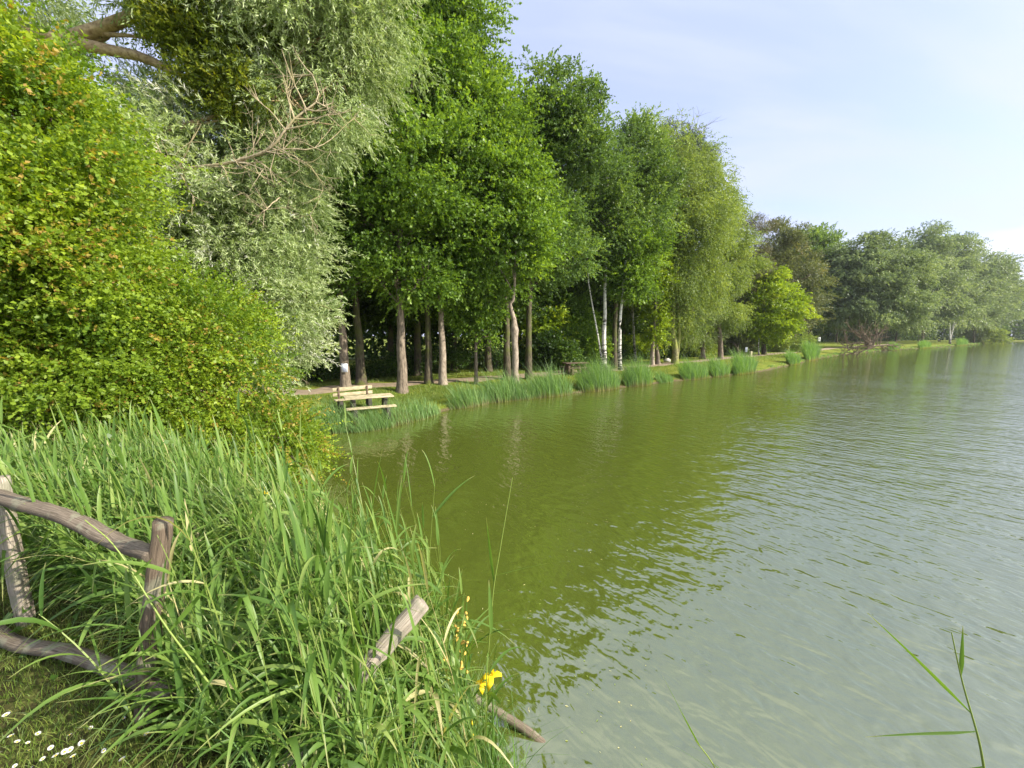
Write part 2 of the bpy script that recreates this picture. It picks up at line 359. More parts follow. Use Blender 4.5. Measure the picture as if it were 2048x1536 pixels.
def make_tree(name, label, base, r0, way, blobs, leaf, lm, bm, seed, group=None, cat='tree', extra_stems=(), sub=9, flare=1.35, sides=10, knob=0.0, lim=0.45):
    """base (x,y,z); way: trunk waypoints (world); blobs: (x,y,z,rx,ry,rz)"""
    rng = np.random.default_rng(seed)
    t = thing(name, label, cat, base, group)
    base = np.array(base, float)
    top = np.array(max(blobs, key=lambda b: b[2])[:3])
    tr = []
    stems = [(r0, way)] + list(extra_stems)
    allP = []
    for i, (rr, wp) in enumerate(stems):
        pts = [base - np.array([0, 0, .15])] + [np.array(w) for w in wp]
        if np.linalg.norm(pts[-1] - top) > 0.5 and i == 0: pts.append(top)
        k = 22
        P = wiggle(spline(pts, k), rr * 0.09, rng)
        s = np.linspace(0, 1, k)
        rad = rr * (1 - 0.86 * s ** 0.9)
        rad = rad * (1 + (flare - 1) * np.exp(-s * 26)) if i == 0 else rad
        if knob: rad = rad * (1 + knob * np.exp(-((s - .33) / .04) ** 2)) * (1 + .06 * rng.normal(size=k))
        tr.append((P, rad)); allP.append(np.column_stack([P, rad]))
    v, f = tubes(tr, sides)
    # bark unevenness
    v = v + rng.normal(size=v.shape) * np.array([1, 1, .2]) * r0 * 0.02
    mesh('trunk', v, f, bm, t)
    v, f, tint, cc = crown(blobs, rng=rng, **leaf)
    AP = np.concatenate(allP)
    def origin(c, b):
        want = c[2] - 0.9 * b[5] - 0.3 * np.hypot(c[0] - base[0], c[1] - base[1])
        dd = np.abs(AP[:, 2] - want) + 0.4 * np.hypot(AP[:, 0] - c[0], AP[:, 1] - c[1])
        i = int(np.argmin(dd)); return 0, AP[i, :3], max(0.03, AP[i, 3] * lim)
    lp = limb_paths(origin, blobs, cc, rng, sub=sub)
    lv, lf = tubes(lp, 5)
    mesh('branches', lv, lf, bm, t)
    mesh('crown', v, f, lm, t, {'tint': tint}, smooth=False)
    return t
def BL(lst):
    """(px,py,Y,r[,rz,ry]) -> world blobs"""
    out = []
    for b in lst:
        c = D(b[0], b[1], b[2]); r = b[3]; rz = b[4] if len(b) > 4 else r; ry = b[5] if len(b) > 5 else r
        out.append((c[0], c[1], c[2], r, ry, rz))
    return out

def ribbon(C, side, w, tint, along=None, fold=0.0):
    """C (N,K,3) centre lines, side (N,K,3) or (N,1,3), w (N,K) widths. folded blades have three columns"""
    N, K, _ = C.shape; side = np.broadcast_to(side, C.shape)
    if fold:
        tan = norm(np.gradient(C, axis=1)); nn = np.cross(tan, side)
        cols = [C + side * w[..., None] / 2 + nn * (w * fold)[..., None], C, C - side * w[..., None] / 2 + nn * (w * fold)[..., None]]
    else:
        cols = [C + side * w[..., None] / 2, C - side * w[..., None] / 2]
    c = len(cols); V = np.stack(cols, 2).reshape(-1, 3)
    n = np.arange(N)[:, None, None] * K * c; k = np.arange(K - 1)[None, :, None] * c; j = np.arange(c - 1)[None, None, :]
    a = n + k + j
    f = np.stack([a, a + 1, a + 1 + c, a + c], -1).reshape(-1, 4)
    tn = np.repeat(tint, K * c)
    al = np.broadcast_to(np.linspace(0, 1, K)[None, :, None], (N, K, c)).ravel() if along is None else along
    return V, f, tn, al
def join(parts):
    V, Fc, T, A, off = [], [], [], [], 0
    for v, f, t, a in parts:
        V.append(v); Fc.append(f + off); T.append(t); A.append(a); off += len(v)
    return np.concatenate(V), np.concatenate(Fc), {'tint': np.concatenate(T), 'along': np.concatenate(A)}
def blades(base, H, w, lean, curve, rng, tint, K=6, heading=None, twist=0.6):
    """simple arching blades: base (N,3), lean (N,3) horizontal drift, curve droop"""
    N = len(base); s = np.linspace(0, 1, K)[None, :, None]
    if lean.shape[1] == 2: lean = np.column_stack([lean, np.zeros(N)])
    H = H[:, None, None]
    C = base[:, None, :] + np.array([0, 0, 1.0]) * H * (s - curve[:, None, None] * s ** 2.4) + lean[:, None, :] * H * (0.25 * s + 0.75 * s ** 2)
    a = rng.random(N) * 2 * np.pi
    side = np.stack([np.cos(a), np.sin(a), np.zeros(N)], -1)[:, None, :]
    wid = w[:, None] * np.clip((1.04 - s[..., 0]) ** 0.65, 0.04, 1)
    return ribbon(C, side, wid, tint)

# ------------------------------------------------------------------ terrain: shoreline survey
SH = [(60, -30), (20, -5), (7, 0.9), (3.2, 1.75), (1.2, 2.05), (0.2, 2.3), (-0.45, 2.75), (-1.5, 3.75), (-2.9, 5.4), (-4.7, 7.8), (-6.2, 10.6), (-6.9, 12.4)]
for px, py in [(640, 866), (725, 861), (790, 850), (860, 829), (905, 818), (1000, 803), (1150, 787), (1310, 767), (1400, 757), (1530, 742), (1640, 717), (1680, 710), (1760, 702), (1900, 692.5), (2005, 684.5)]:
    w_ = W(px, py, 0); SH.append((w_[0], w_[1]))
SH += [(234, 190), (262, 198), (300, 205), (430, 190), (560, 100), (560, -120), (200, -90)]
SHA = np.array(SH, float)
def lake_sdf(X, Y):
    """positive on land, negative in the lake"""
    P = np.stack([X.ravel(), Y.ravel()], -1); best = np.full(len(P), 1e9); inside = np.zeros(len(P), bool)
    n = len(SHA)
    for i in range(n):
        a = SHA[i]; b = SHA[(i + 1) % n]; ab = b - a
        t = np.clip(((P - a) @ ab) / (ab @ ab), 0, 1)
        best = np.minimum(best, np.linalg.norm(P - a - t[:, None] * ab, axis=1))
        c = ((a[1] > P[:, 1]) != (b[1] > P[:, 1])) & (P[:, 0] < (b[0] - a[0]) * (P[:, 1] - a[1]) / (b[1] - a[1] + 1e-12) + a[0])
        inside ^= c
    return np.where(inside, -best, best).reshape(X.shape)
def sm(a, b, x):
    t = np.clip((x - a) / (b - a), 0, 1); return t * t * (3 - 2 * t)
def height(X, Y):
    X = np.asarray(X, float); Y = np.asarray(Y, float)
    d = lake_sdf(X, Y); r = np.hypot(X, Y)
    bump = 0.035 * np.sin(X * 1.7 + 1.3 * np.sin(Y * .9)) * np.sin(Y * 1.3 + X * .4) + 0.05 * np.sin(X * .31 + 2) * np.sin(Y * .27)
    far = 0.20 * sm(-0.05, 0.22, d) + 0.35 * sm(0.1, 4.5, d) + bump * sm(.5, 3, d) + .15 * sm(12, 60, d)
    near = 1.45 * sm(-0.1, 1.75, d) + 0.03 * np.sin(X * 5) * np.sin(Y * 4) * sm(.5, 2, d)
    w = sm(9.0, 4.5, r) if False else 1 - sm(4.5, 9.0, r)
    land = near * w + far * (1 - w)
    bed = -np.minimum(1.3, 0.1 - d * 0.35)
    return np.where(d > 0, land, np.minimum(bed, -0.02 + d * 0.3))
def hz(x, y): return float(height(np.array([x]), np.array([y]))[0])

nr_, na_ = 330, 460
rr = np.concatenate([[0.0], 0.25 * np.exp(np.linspace(0, math.log(900 / 0.25), nr_ - 1))])
aa = np.linspace(0, 2 * np.pi, na_, endpoint=False)
RX = rr[:, None] * np.sin(aa)[None, :]; RY = rr[:, None] * np.cos(aa)[None, :]
Z = height(RX, RY)
V = np.stack([RX, RY, Z], -1).reshape(-1, 3)
i = np.arange(nr_ - 1)[:, None] * na_; j = np.arange(na_)[None, :]; jn = (j + 1) % na_
Fq = np.stack([i + j, i + na_ + j, i + na_ + jn, i + jn], -1).reshape(-1, 4)[na_:]
# centre cap as quads
cap = np.array([[0, na_ + k, na_ + (k + 1) % na_, na_ + (k + 2) % na_] for k in range(0, na_, 2)])
mg, n, l = new_mat('grassy ground')
tcn = n.new('ShaderNodeTexCoord')
na1 = n.new('ShaderNodeTexNoise'); na1.inputs['Scale'].default_value = 0.55; na1.inputs['Detail'].default_value = 8; na1.inputs['Roughness'].default_value = 0.7; l.new(tcn.outputs['Object'], na1.inputs['Vector'])
na2 = n.new('ShaderNodeTexNoise'); na2.inputs['Scale'].default_value = 14; na2.inputs['Detail'].default_value = 6; l.new(tcn.outputs['Object'], na2.inputs['Vector'])
g1 = ramp(n, [(0.32, (0.10, 0.15, 0.02)), (0.5, (0.16, 0.215, 0.028)), (0.68, (0.25, 0.26, 0.05))]); l.new(na1.outputs['Fac'], g1.inputs[0])
g2 = ramp(n, [(0.35, (0.5, 0.42, 0.4)), (0.52, (0.9, 0.85, 0.8)), (0.65, (1.15, 1.15, 1.1))]); l.new(na2.outputs['Fac'], g2.inputs[0])
gm = n.new('ShaderNodeMix'); gm.data_type = 'RGBA'; gm.blend_type = 'MULTIPLY'; gm.inputs['Factor'].default_value = 1
l.new(g1.outputs[0], gm.inputs['A']); l.new(g2.outputs[0], gm.inputs['B'])
# bare mud along the waterline
spz = n.new('ShaderNodeSeparateXYZ'); l.new(tcn.outputs['Object'], spz.inputs[0])
ma = n.new('ShaderNodeMath'); ma.operation = 'MULTIPLY_ADD'; l.new(na1.outputs['Fac'], ma.inputs[0]); ma.inputs[1].default_value = -0.16; l.new(spz.outputs[2], ma.inputs[2])
mr = n.new('ShaderNodeMapRange'); mr.inputs['From Min'].default_value = -0.03; mr.inputs['From Max'].default_value = 0.06; l.new(ma.outputs[0], mr.inputs['Value'])
mud = n.new('ShaderNodeMix'); mud.data_type = 'RGBA'; l.new(mr.outputs[0], mud.inputs['Factor']); mud.inputs['A'].default_value = (0.11, 0.085, 0.05, 1); l.new(gm.outputs['Result'], mud.inputs['B'])
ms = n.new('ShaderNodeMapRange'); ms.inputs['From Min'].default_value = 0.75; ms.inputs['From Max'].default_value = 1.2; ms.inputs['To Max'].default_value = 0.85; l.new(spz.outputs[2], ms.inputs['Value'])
soil_shade = ramp(n, [(0.38, (0.035, 0.028, 0.016)), (0.55, (0.06, 0.055, 0.022)), (0.7, (0.085, 0.09, 0.03))]); l.new(na2.outputs['Fac'], soil_shade.inputs[0])  # higher near bank darkened: shade painted in along with the soil tone
so = n.new('ShaderNodeMix'); so.data_type = 'RGBA'; l.new(ms.outputs[0], so.inputs['Factor']); l.new(mud.outputs['Result'], so.inputs['A']); l.new(soil_shade.outputs[0], so.inputs['B']); mud = so
pb = n.new('ShaderNodeBsdfPrincipled'); pb.inputs['Roughness'].default_value = 0.9; pb.inputs['Specular IOR Level'].default_value = 0.1; l.new(mud.outputs['Result'], pb.inputs['Base Color'])
bp = n.new('ShaderNodeBump'); bp.inputs['Distance'].default_value = 0.04; l.new(na2.outputs['Fac'], bp.inputs['Height']); l.new(bp.outputs[0], pb.inputs['Normal'])
om = n.new('ShaderNodeOutputMaterial'); l.new(pb.outputs[0], om.inputs['Surface'])
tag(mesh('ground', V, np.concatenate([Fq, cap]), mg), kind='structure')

# ------------------------------------------------------------------ water
mw, n, l = new_mat('green lake water')
tcn = n.new('ShaderNodeTexCoord')
def wave(scale, stretch, rot, detail, rough, amp, dist=0.0):
    a = n.new('ShaderNodeMapping'); a.inputs['Rotation'].default_value = (0, 0, R(rot)); 
    l.new(tcn.outputs['Object'], a.inputs[0])
    b = n.new('ShaderNodeMapping'); b.inputs['Scale'].default_value = (scale, scale / stretch, 1); l.new(a.outputs[0], b.inputs[0])
    z = n.new('ShaderNodeTexNoise'); z.inputs['Scale'].default_value = 1; z.inputs['Detail'].default_value = detail; z.inputs['Roughness'].default_value = rough
    z.inputs['Distortion'].default_value = dist; l.new(b.outputs[0], z.inputs['Vector'])
    m_ = n.new('ShaderNodeMath'); m_.operation = 'MULTIPLY'; m_.inputs[1].default_value = amp; l.new(z.outputs['Fac'], m_.inputs[0])
    return m_.outputs[0]
# wind waves: crests run along (0.6,-0.8)
w1 = wave(5.2, 2.1, 37 * -1, 2.5, 0.5, 0.046, 0.3)
w2 = wave(12.0, 1.7, 28 * -1, 1.5, 0.5, 0.0075, 0.3)
w3 = wave(1.5, 2.2, 50 * -1, 1.0, 0.4, 0.040, 0.2)
w4 = wave(22.0, 1.4, 10, 0.0, 0.5, 0.0012, 0.0)
def addn(a, b):
    m_ = n.new('ShaderNodeMath'); l.new(a, m_.inputs[0]); l.new(b, m_.inputs[1]); return m_.outputs[0]
hsum = addn(addn(w1, w2), addn(w3, w4))
# sheltered calm water near the left bank, livelier to the open side, with patches
pn = n.new('ShaderNodeTexNoise'); pn.inputs['Scale'].default_value = 0.22; pn.inputs['Detail'].default_value = 3; l.new(tcn.outputs['Object'], pn.inputs['Vector'])
sx = n.new('ShaderNodeSeparateXYZ'); l.new(tcn.outputs['Object'], sx.inputs[0])
# sheltering: 0.. near bank line x < y*0.2
sh = n.new('ShaderNodeMath'); sh.operation = 'MULTIPLY_ADD'; l.new(sx.outputs[1], sh.inputs[0]); sh.inputs[1].default_value = -0.05; l.new(sx.outputs[0], sh.inputs[2])
mrs = n.new('ShaderNodeMapRange'); mrs.inputs['From Min'].default_value = -3.5; mrs.inputs['From Max'].default_value = 5.0
mrs.inputs['To Min'].default_value = 0.45; mrs.inputs['To Max'].default_value = 0.95; l.new(sh.outputs[0], mrs.inputs['Value'])
pm = n.new('ShaderNodeMapRange'); pm.inputs['From Min'].default_value = 0.3; pm.inputs['From Max'].default_value = 0.7; pm.inputs['To Min'].default_value = 0.6; pm.inputs['To Max'].default_value = 1.2
l.new(pn.outputs['Fac'], pm.inputs['Value'])
am = n.new('ShaderNodeMath'); am.operation = 'MULTIPLY'; l.new(mrs.outputs[0], am.inputs[0]); l.new(pm.outputs[0], am.inputs[1])
hm = n.new('ShaderNodeMath'); hm.operation = 'MULTIPLY'; l.new(hsum, hm.inputs[0]); l.new(am.outputs[0], hm.inputs[1])
bw = n.new('ShaderNodeBump'); bw.inputs['Strength'].default_value = 1.0; bw.inputs['Distance'].default_value = 1.0; l.new(hm.outputs[0], bw.inputs['Height'])
pw = n.new('ShaderNodeBsdfPrincipled'); pw.inputs['Base Color'].default_value = (0.070, 0.090, 0.014, 1); pw.inputs['Roughness'].default_value = 0.035; pw.inputs['IOR'].default_value = 2.9
l.new(bw.outputs[0], pw.inputs['Normal'])
om = n.new('ShaderNodeOutputMaterial'); l.new(pw.outputs[0], om.inputs['Surface'])
tag(mesh('water', [(-30, -120, 0), (620, -120, 0), (620, 300, 0), (-30, 300, 0)], [[0, 1, 2, 3]], mw), kind='structure')

# ------------------------------------------------------------------ path
pp = [(-30, 21), (-22, 21.5)] + [tuple(W(px, py, .6)[:2]) for px, py in [(560, 784), (700, 773), (850, 762), (1000, 753), (1120, 744), (1230, 736), (1400, 720), (1580, 704), (1700, 693.5), (1800, 687)]]
pc = spline([(x, y, 0) for x, y in pp], 160)
tg = norm(np.gradient(pc, axis=0)); sd_ = np.stack([-tg[:, 1], tg[:, 0], tg[:, 2] * 0], -1)
rg = np.random.default_rng(5)
cols = []
for q in np.linspace(-1, 1, 7):
    c_ = pc + sd_ * (q * (0.85 + 0.12 * np.sin(np.arange(160) * .9 + q * 2)))[:, None] if abs(q) == 1 else pc + sd_ * q * 0.85
    cols.append(c_)
PV = np.stack(cols, 1); PV[..., 2] = height(PV[..., 0], PV[..., 1]) + 0.035 * (1 - np.abs(np.linspace(-1, 1, 7))[None, :] ** 4) + .004
i = np.arange(159)[:, None] * 7; j = np.arange(6)[None, :]
PF = np.stack([i + j, i + j + 1, i + 7 + j + 1, i + 7 + j], -1).reshape(-1, 4)
tag(mesh('path', PV.reshape(-1, 3), PF, plain_mat('trodden gravel', (0.24, 0.185, 0.125), 0.9, 0.3, 3, 0.02)), kind='structure')

# ------------------------------------------------------------------ big structure of the scene: trees
def base_at(px, py, z=0.58):
    p = W(px, py, z); return (p[0], p[1], hz(p[0], p[1]))
OAK = dict(n=62000, L=0.13, Wd=0.095, per=9, shoot=0.48, clump=0.62, spread=0.9, cpb=1.6, flat=.55)
def leafp(**k):
    d = dict(OAK); d.update(k); return d
GR = 'trees in the row along the grassy bank'
# --- row along the bank, left to right
b = base_at(692, 777); t_paper = make_tree('oak_tree', 'grey-barked tree with a white sheet pinned to its trunk, behind the picnic bench', b, 0.23,
    [D(686, 680, b[1]), D(680, 600, b[1]), D(676, 520, b[1])], BL([(640, 455, 18.5, 1.9), (690, 370, 18.5, 2.1), (610, 520, 18, 1.1), (700, 500, 18.2, 1.5), (650, 300, 18.6, 1.8), (640, 570, 18, .9)]), leafp(n=52000), M_oak, M_bark, 11, GR)
b = base_at(722, 770); make_tree('oak_tree', 'dark mossy trunk just right of the trunk with the white sheet', b, 0.26,
    [D(719, 690, b[1]), D(712, 600, b[1]), D(708, 480, b[1])], BL([(690, 250, 19.3, 2.2), (680, 130, 19.6, 2.4), (800, 20, 20.3, 2.0), (600, 340, 19.5, 1.6), (730, 330, 20.6, 2), (640, 200, 20.5, 2.0), (690, 10, 20.5, 2.6)]), leafp(), M_oak, M_barkd, 12, GR)
b = base_at(804, 779); make_tree('oak_tree', 'straight grey fissured trunk on the grass right behind the picnic table', b, 0.25,
    [D(802, 690, b[1]), D(799, 600, b[1]), D(797, 500, b[1])], BL([(800, 480, 18, 1.9), (745, 410, 18, 2.0), (840, 350, 17.8, 2.2), (790, 230, 18.2, 2.6), (750, 90, 18.4, 2.6), (840, -40, 18.4, 2.6), (735, 545, 17.6, 1.0), (700, 300, 17.8, 1.2), (870, 150, 18.0, 1.5), (690, 430, 17.6, 1.0), (850, 555, 17.8, 1.1), (790, 565, 17.5, .9)]), leafp(n=95000), M_oak, M_bark, 13, GR)
b = base_at(858, 766); make_tree('oak_tree', 'dark shaded trunk between two brighter trunks behind the wide reed tuft', b, 0.22,
    [D(857, 690, b[1]), D(854, 600, b[1]), D(850, 500, b[1])], BL([(870, 440, 21.5, 2.0), (830, 270, 22, 2.4), (860, 120, 22, 2.6)]), leafp(n=45000), M_oak, M_barkd, 14, GR)
b = base_at(886, 767); make_tree('oak_tree', 'tall pale brown trunk lit on its right side, with grass tufts at its foot', b, 0.22,
    [D(884, 690, b[1]), D(881, 600, b[1]), D(880, 470, b[1])], BL([(905, 440, 19.6, 2.0), (935, 340, 19.8, 2.3), (890, 210, 20.5, 2.5), (910, 90, 20.5, 2.1), (895, -40, 20.5, 2.3), (945, 245, 20.3, 1.8), (985, 400, 19.8, 1.4), (1000, 300, 20, 1.1), (900, 545, 19.4, 1.0)]), leafp(n=95000), M_oak, M_barkp, 15, GR)
b = base_at(952, 763); make_tree('young_tree', 'thin young tree with bright low leaves, left of the knobbly trunk', b, 0.12,
    [D(952, 710, b[1]), D(951, 650, b[1])], BL([(950, 640, 21, .95), (925, 605, 21, .8), (975, 665, 21, .6), (955, 570, 21, 1.0), (985, 600, 21, .8)]), leafp(n=12000, clump=.4), M_oak, M_bark, 16, GR)
b = base_at(1015, 757); make_tree('oak_tree', 'dark trunk half hidden behind the knobbly pollard', b, 0.25,
    [D(1014, 690, b[1]), D(1012, 600, b[1]), D(1008, 520, b[1])], BL([(1000, 430, 22.8, 2.2), (985, 320, 23, 2.2), (950, 190, 23, 1.7), (1030, 520, 22.5, 1.1)]), leafp(n=42000), M_oak, M_barkd, 17, GR)
b = base_at(1031, 767); make_tree('oak_tree', 'knobbly pollard trunk with a swollen burr halfway up, standing close to the water', b, 0.22,
    [D(1029, 700, b[1]), D(1028, 645, b[1]), D(1021, 610, b[1]), D(1029, 570, b[1])], BL([(1010, 505, 20, 1.5), (1035, 440, 20.2, 1.7), (985, 380, 20.2, 1.8), (955, 500, 19.8, 1.5), (1030, 350, 20.4, 1.4), (1050, 480, 20, .9)]), leafp(n=55000), M_oak, M_barkp, 18, GR, knob=0.55)
b = base_at(1058, 755); make_tree('oak_tree', 'slim tall tree whose airy crown rises alone against the sky', b, 0.22,
    [D(1057, 680, b[1]), D(1059, 580, b[1]), D(1064, 470, b[1]), D(1075, 380, b[1]), D(1090, 320, b[1])],
    BL([(1120, 215, 23.4, 1.55), (1075, 255, 23.4, 1.3), (1158, 262, 23.4, 1.4), (1082, 178, 23.4, .85), (1172, 205, 23.4, .95), (1120, 290, 23.4, 1.4), (1085, 310, 23.4, 1.1), (1172, 312, 23.4, .8), (1110, 450, 23.4, 1.5), (1085, 520, 23.2, 1.3), (1140, 510, 23.4, 1.1)]), leafp(n=70000, clump=.5), M_oakb, M_barkd, 19, GR, sub=12)
b = base_at(1209, 738); make_tree('birch_tree', 'twin-stemmed white birch with dark blotches near its foot', b, 0.21,
    [D(1208, 690, b[1]), D(1209, 620, b[1]), D(1212, 540, b[1]), D(1218, 440, b[1])], BL([(1185, 440, 29, 2.5), (1215, 355, 29, 2.3), (1170, 520, 28.6, 1.5), (1240, 470, 29, 1.5), (1160, 400, 29, 1.6), (1205, 340, 29.5, 1.1)]), leafp(n=70000), M_oakb, M_birchb, 20, GR,
    extra_stems=[(0.11, [D(1204, 720, b[1]), D(1192, 650, b[1]), D(1178, 570, b[1]), D(1172, 480, b[1])])], lim=.3)
b = base_at(1229, 735); make_tree('oak_tree', 'dark bare trunk pressed against the left side of a pale birch', b, 0.24,
    [D(1229, 690, b[1]), D(1231, 620, b[1]), D(1236, 500, b[1]), D(1245, 400, b[1])], BL([(1275, 305, 31, 1.9), (1250, 375, 31, 2.4), (1300, 360, 31, 1.9), (1235, 345, 31, 1.3), (1285, 440, 30.6, 2.2), (1288, 258, 31.5, 1.0)]), leafp(n=75000), M_oakb, M_barkd, 21, GR)
b = base_at(1241, 738); make_tree('birch_tree', 'single pale birch with a curved side branch, right of the twin-stemmed one', b, 0.16,
    [D(1239, 690, b[1]), D(1242, 620, b[1]), D(1248, 560, b[1]), D(1256, 480, b[1])], BL([(1265, 500, 29, 1.5), (1290, 530, 29, 1.4), (1245, 560, 28.8, 1.0), (1275, 580, 29, 1.0)]), leafp(n=30000), M_oak, M_birchb, 22, GR, lim=.3)
b = base_at(1271, 723); make_tree('birch_tree', 'slender greyish birch behind the reed tufts, with bare lower twigs', b, 0.15,
    [D(1268, 680, b[1]), D(1265, 600, b[1]), D(1268, 520, b[1])], BL([(1275, 470, 38, 2.2), (1300, 560, 38, 1.8), (1250, 610, 38, 1.3)]), leafp(n=30000, L=.13, Wd=.09), M_birch, M_birchb, 23, GR, lim=.3)
b = base_at(1304, 729); make_tree('alder_tree', 'short brown trunk capped with a bright column of ivy', b, 0.22,
    [D(1305, 700, b[1]), D(1309, 650, b[1]), D(1312, 590, b[1])], BL([(1310, 655, 33.8, .75, 1.5), (1312, 605, 33.8, .8, 1.7), (1318, 560, 34, 1.2, 1.6), (1306, 530, 34, 1.5)]), leafp(n=26000, L=.13, Wd=.11, clump=.35), M_lime, M_barkp, 24, GR)
b = base_at(1317, 728); make_tree('alder_tree', 'leaning grey trunk tucked against the ivy covered one', b, 0.22,
    [D(1313, 700, b[1]), D(1311, 660, b[1]), D(1316, 560, b[1])], BL([(1325, 470, 35, 2.4), (1330, 560, 35, 1.6), (1305, 400, 35, 2.0)]), leafp(n=40000), M_birch, M_bark, 25, GR)
b = base_at(1350, 727); make_tree('weeping_birch', 'large drooping birch whose mossy forked foot stands on the sunlit lawn', b, 0.30,
    [D(1350, 700, b[1]), D(1345, 650, b[1]), D(1350, 560, b[1]), D(1362, 460, b[1]), D(1385, 370, b[1])],
    BL([(1345, 430, 35.5, 2.8), (1375, 345, 35.5, 2.4), (1330, 320, 36, 1.9), (1312, 275, 36.5, 1.3), (1390, 480, 35.5, 2.8), (1350, 560, 35.2, 2.6), (1345, 640, 35, 1.8), (1400, 570, 35.5, 2.2), (1415, 400, 36, 2.2), (1385, 650, 35.6, 1.3)]),
    leafp(n=140000, L=.12, Wd=.075, droop=.7, shoot=.6, clump=.7, cpb=1.5, flat=1.1), M_birch, M_mossy, 26, GR,
    extra_stems=[(0.16, [D(1356, 700, b[1]), D(1358, 640, b[1]), D(1345, 520, b[1]), D(1335, 400, b[1])])], lim=.35)
b = base_at(1405, 716); make_tree('willow_tree', 'short stout pollard willow with a tuft of silvery leaves', b, 0.36,
    [D(1406, 695, b[1]), D(1405, 675, b[1])], BL([(1395, 655, 42.5, 1.5), (1418, 665, 42.5, 1.1), (1375, 665, 42.5, 1.1), (1405, 628, 42.5, 1.5)]), leafp(n=26000, L=.13, Wd=.05), M_silver, M_bark, 27, GR)
b = base_at(1441, 717); make_tree('birch_tree', 'tall airy birch on a dark straight trunk, at the right end of the dense row', b, 0.30,
    [D(1441, 690, b[1]), D(1439, 650, b[1]), D(1443, 560, b[1]), D(1450, 450, b[1])],
    BL([(1425, 385, 43, 1.9), (1445, 425, 43, 2.0), (1425, 450, 43, 2.6), (1450, 490, 43, 2.4), (1430, 540, 42.5, 2.8), (1465, 550, 43, 2.2), (1440, 620, 42.5, 2.0), (1390, 365, 43.5, 2.0), (1400, 335, 44, 1.2)]),
    leafp(n=110000, L=.13, Wd=.08, droop=.5, shoot=.6, clump=.75, cpb=1.3), M_birch, M_bark, 28, GR)
b = base_at(1486, 706, .65); make_tree('pine_tree', 'brownish pine with an upswept branch above the lime green tree', b, 0.30,
    [D(1487, 650, b[1]), D(1489, 560, b[1]), D(1494, 470, b[1])], BL([(1495, 545, 52, 2.2, 1.6), (1480, 590, 52, 2.2, 1.8), (1505, 500, 52, 1.8, .9), (1515, 455, 52, 1.9, .8), (1495, 445, 52, 1.2, .7), (1470, 510, 52, 2.0, 1.4), (1510, 600, 52.5, 2.0, 1.6), (1520, 540, 53, 1.8, 1.2)]),
    leafp(n=60000, L=.20, Wd=.035, spread=1.3, clump=.7, flat=.35, shoot=.5), M_pine, M_deadd, 29)
b = base_at(1372, 712, .65); make_tree('pine_tree', 'dark bluish pine poking above the birches at the skyline', b, 0.32,
    [D(1368, 500, b[1]), D(1366, 350, b[1])], BL([(1352, 265, 47, 1.3, .9), (1378, 285, 47, 1.4, .8), (1395, 300, 47, 1.2, .7), (1360, 310, 47, 2.2, 1.3), (1385, 330, 47, 2.0, 1.2)]),
    leafp(n=30000, L=.22, Wd=.05, spread=1.3, clump=.7, flat=.4, shoot=.5), M_bluep, M_deadd, 30)
b = base_at(1529, 709); make_tree('maple_tree', 'small lime green tree with a stout dark trunk at the edge of the lawn', b, 0.34,
    [D(1528, 690, b[1]), D(1530, 665, b[1]), D(1536, 630, b[1])], BL([(1540, 590, 50.5, 2.0), (1565, 615, 50.5, 2.0), (1525, 625, 50, 2.0), (1550, 645, 50, 2.0), (1585, 625, 50.5, 1.4), (1535, 555, 51, 1.4), (1515, 655, 50, 1.3), (1575, 595, 51, 1.4)]),
    leafp(n=52000, L=.2, Wd=.16, clump=.65, droop=.2), M_lime, M_barkd, 31)
b = base_at(1518, 710); make_tree('young_tree', 'very thin pale sapling just left of the lime green tree', b, 0.11,
    [D(1517, 690, b[1]), D(1519, 660, b[1])], BL([(1521, 640, 50.5, .9, 1.3)]), leafp(n=4000, L=.2, Wd=.16), M_lime, M_birchb, 32, flare=1.2)
b = base_at(1590, 697, .65); make_tree('poplar_tree', 'greyish half bare tree with brown twigs, behind the lime green tree', b, 0.4,
    [D(1585, 640, b[1]), D(1575, 560, b[1])], BL([(1560, 500, 66, 3.0), (1590, 545, 66, 3.4), (1545, 545, 66, 3.0), (1575, 490, 66, 2.2), (1600, 590, 66, 3.2), (1555, 470, 66, 1.8), (1610, 640, 66, 2.2, 1.6)]),
    leafp(n=60000, L=.22, Wd=.12, clump=1.0, cpb=.9, shoot=.8), M_brown, M_deadd, 33, sub=14)
b = base_at(1618, 690, .65); make_tree('poplar_tree', 'dense dark green tree rising between the brown tree and the big grey willow', b, 0.5,
    [D(1618, 640, b[1]), D(1620, 580, b[1])], BL([(1605, 520, 88, 4.2), (1640, 510, 88, 3.8), (1650, 560, 88, 4.5), (1610, 580, 88, 5), (1655, 610, 88, 4.5), (1630, 480, 90, 2.6), (1600, 500, 90, 3)]),
    leafp(n=80000, L=.32, Wd=.24, clump=1.3, shoot=.9), M_oakb, M_barkd, 34)
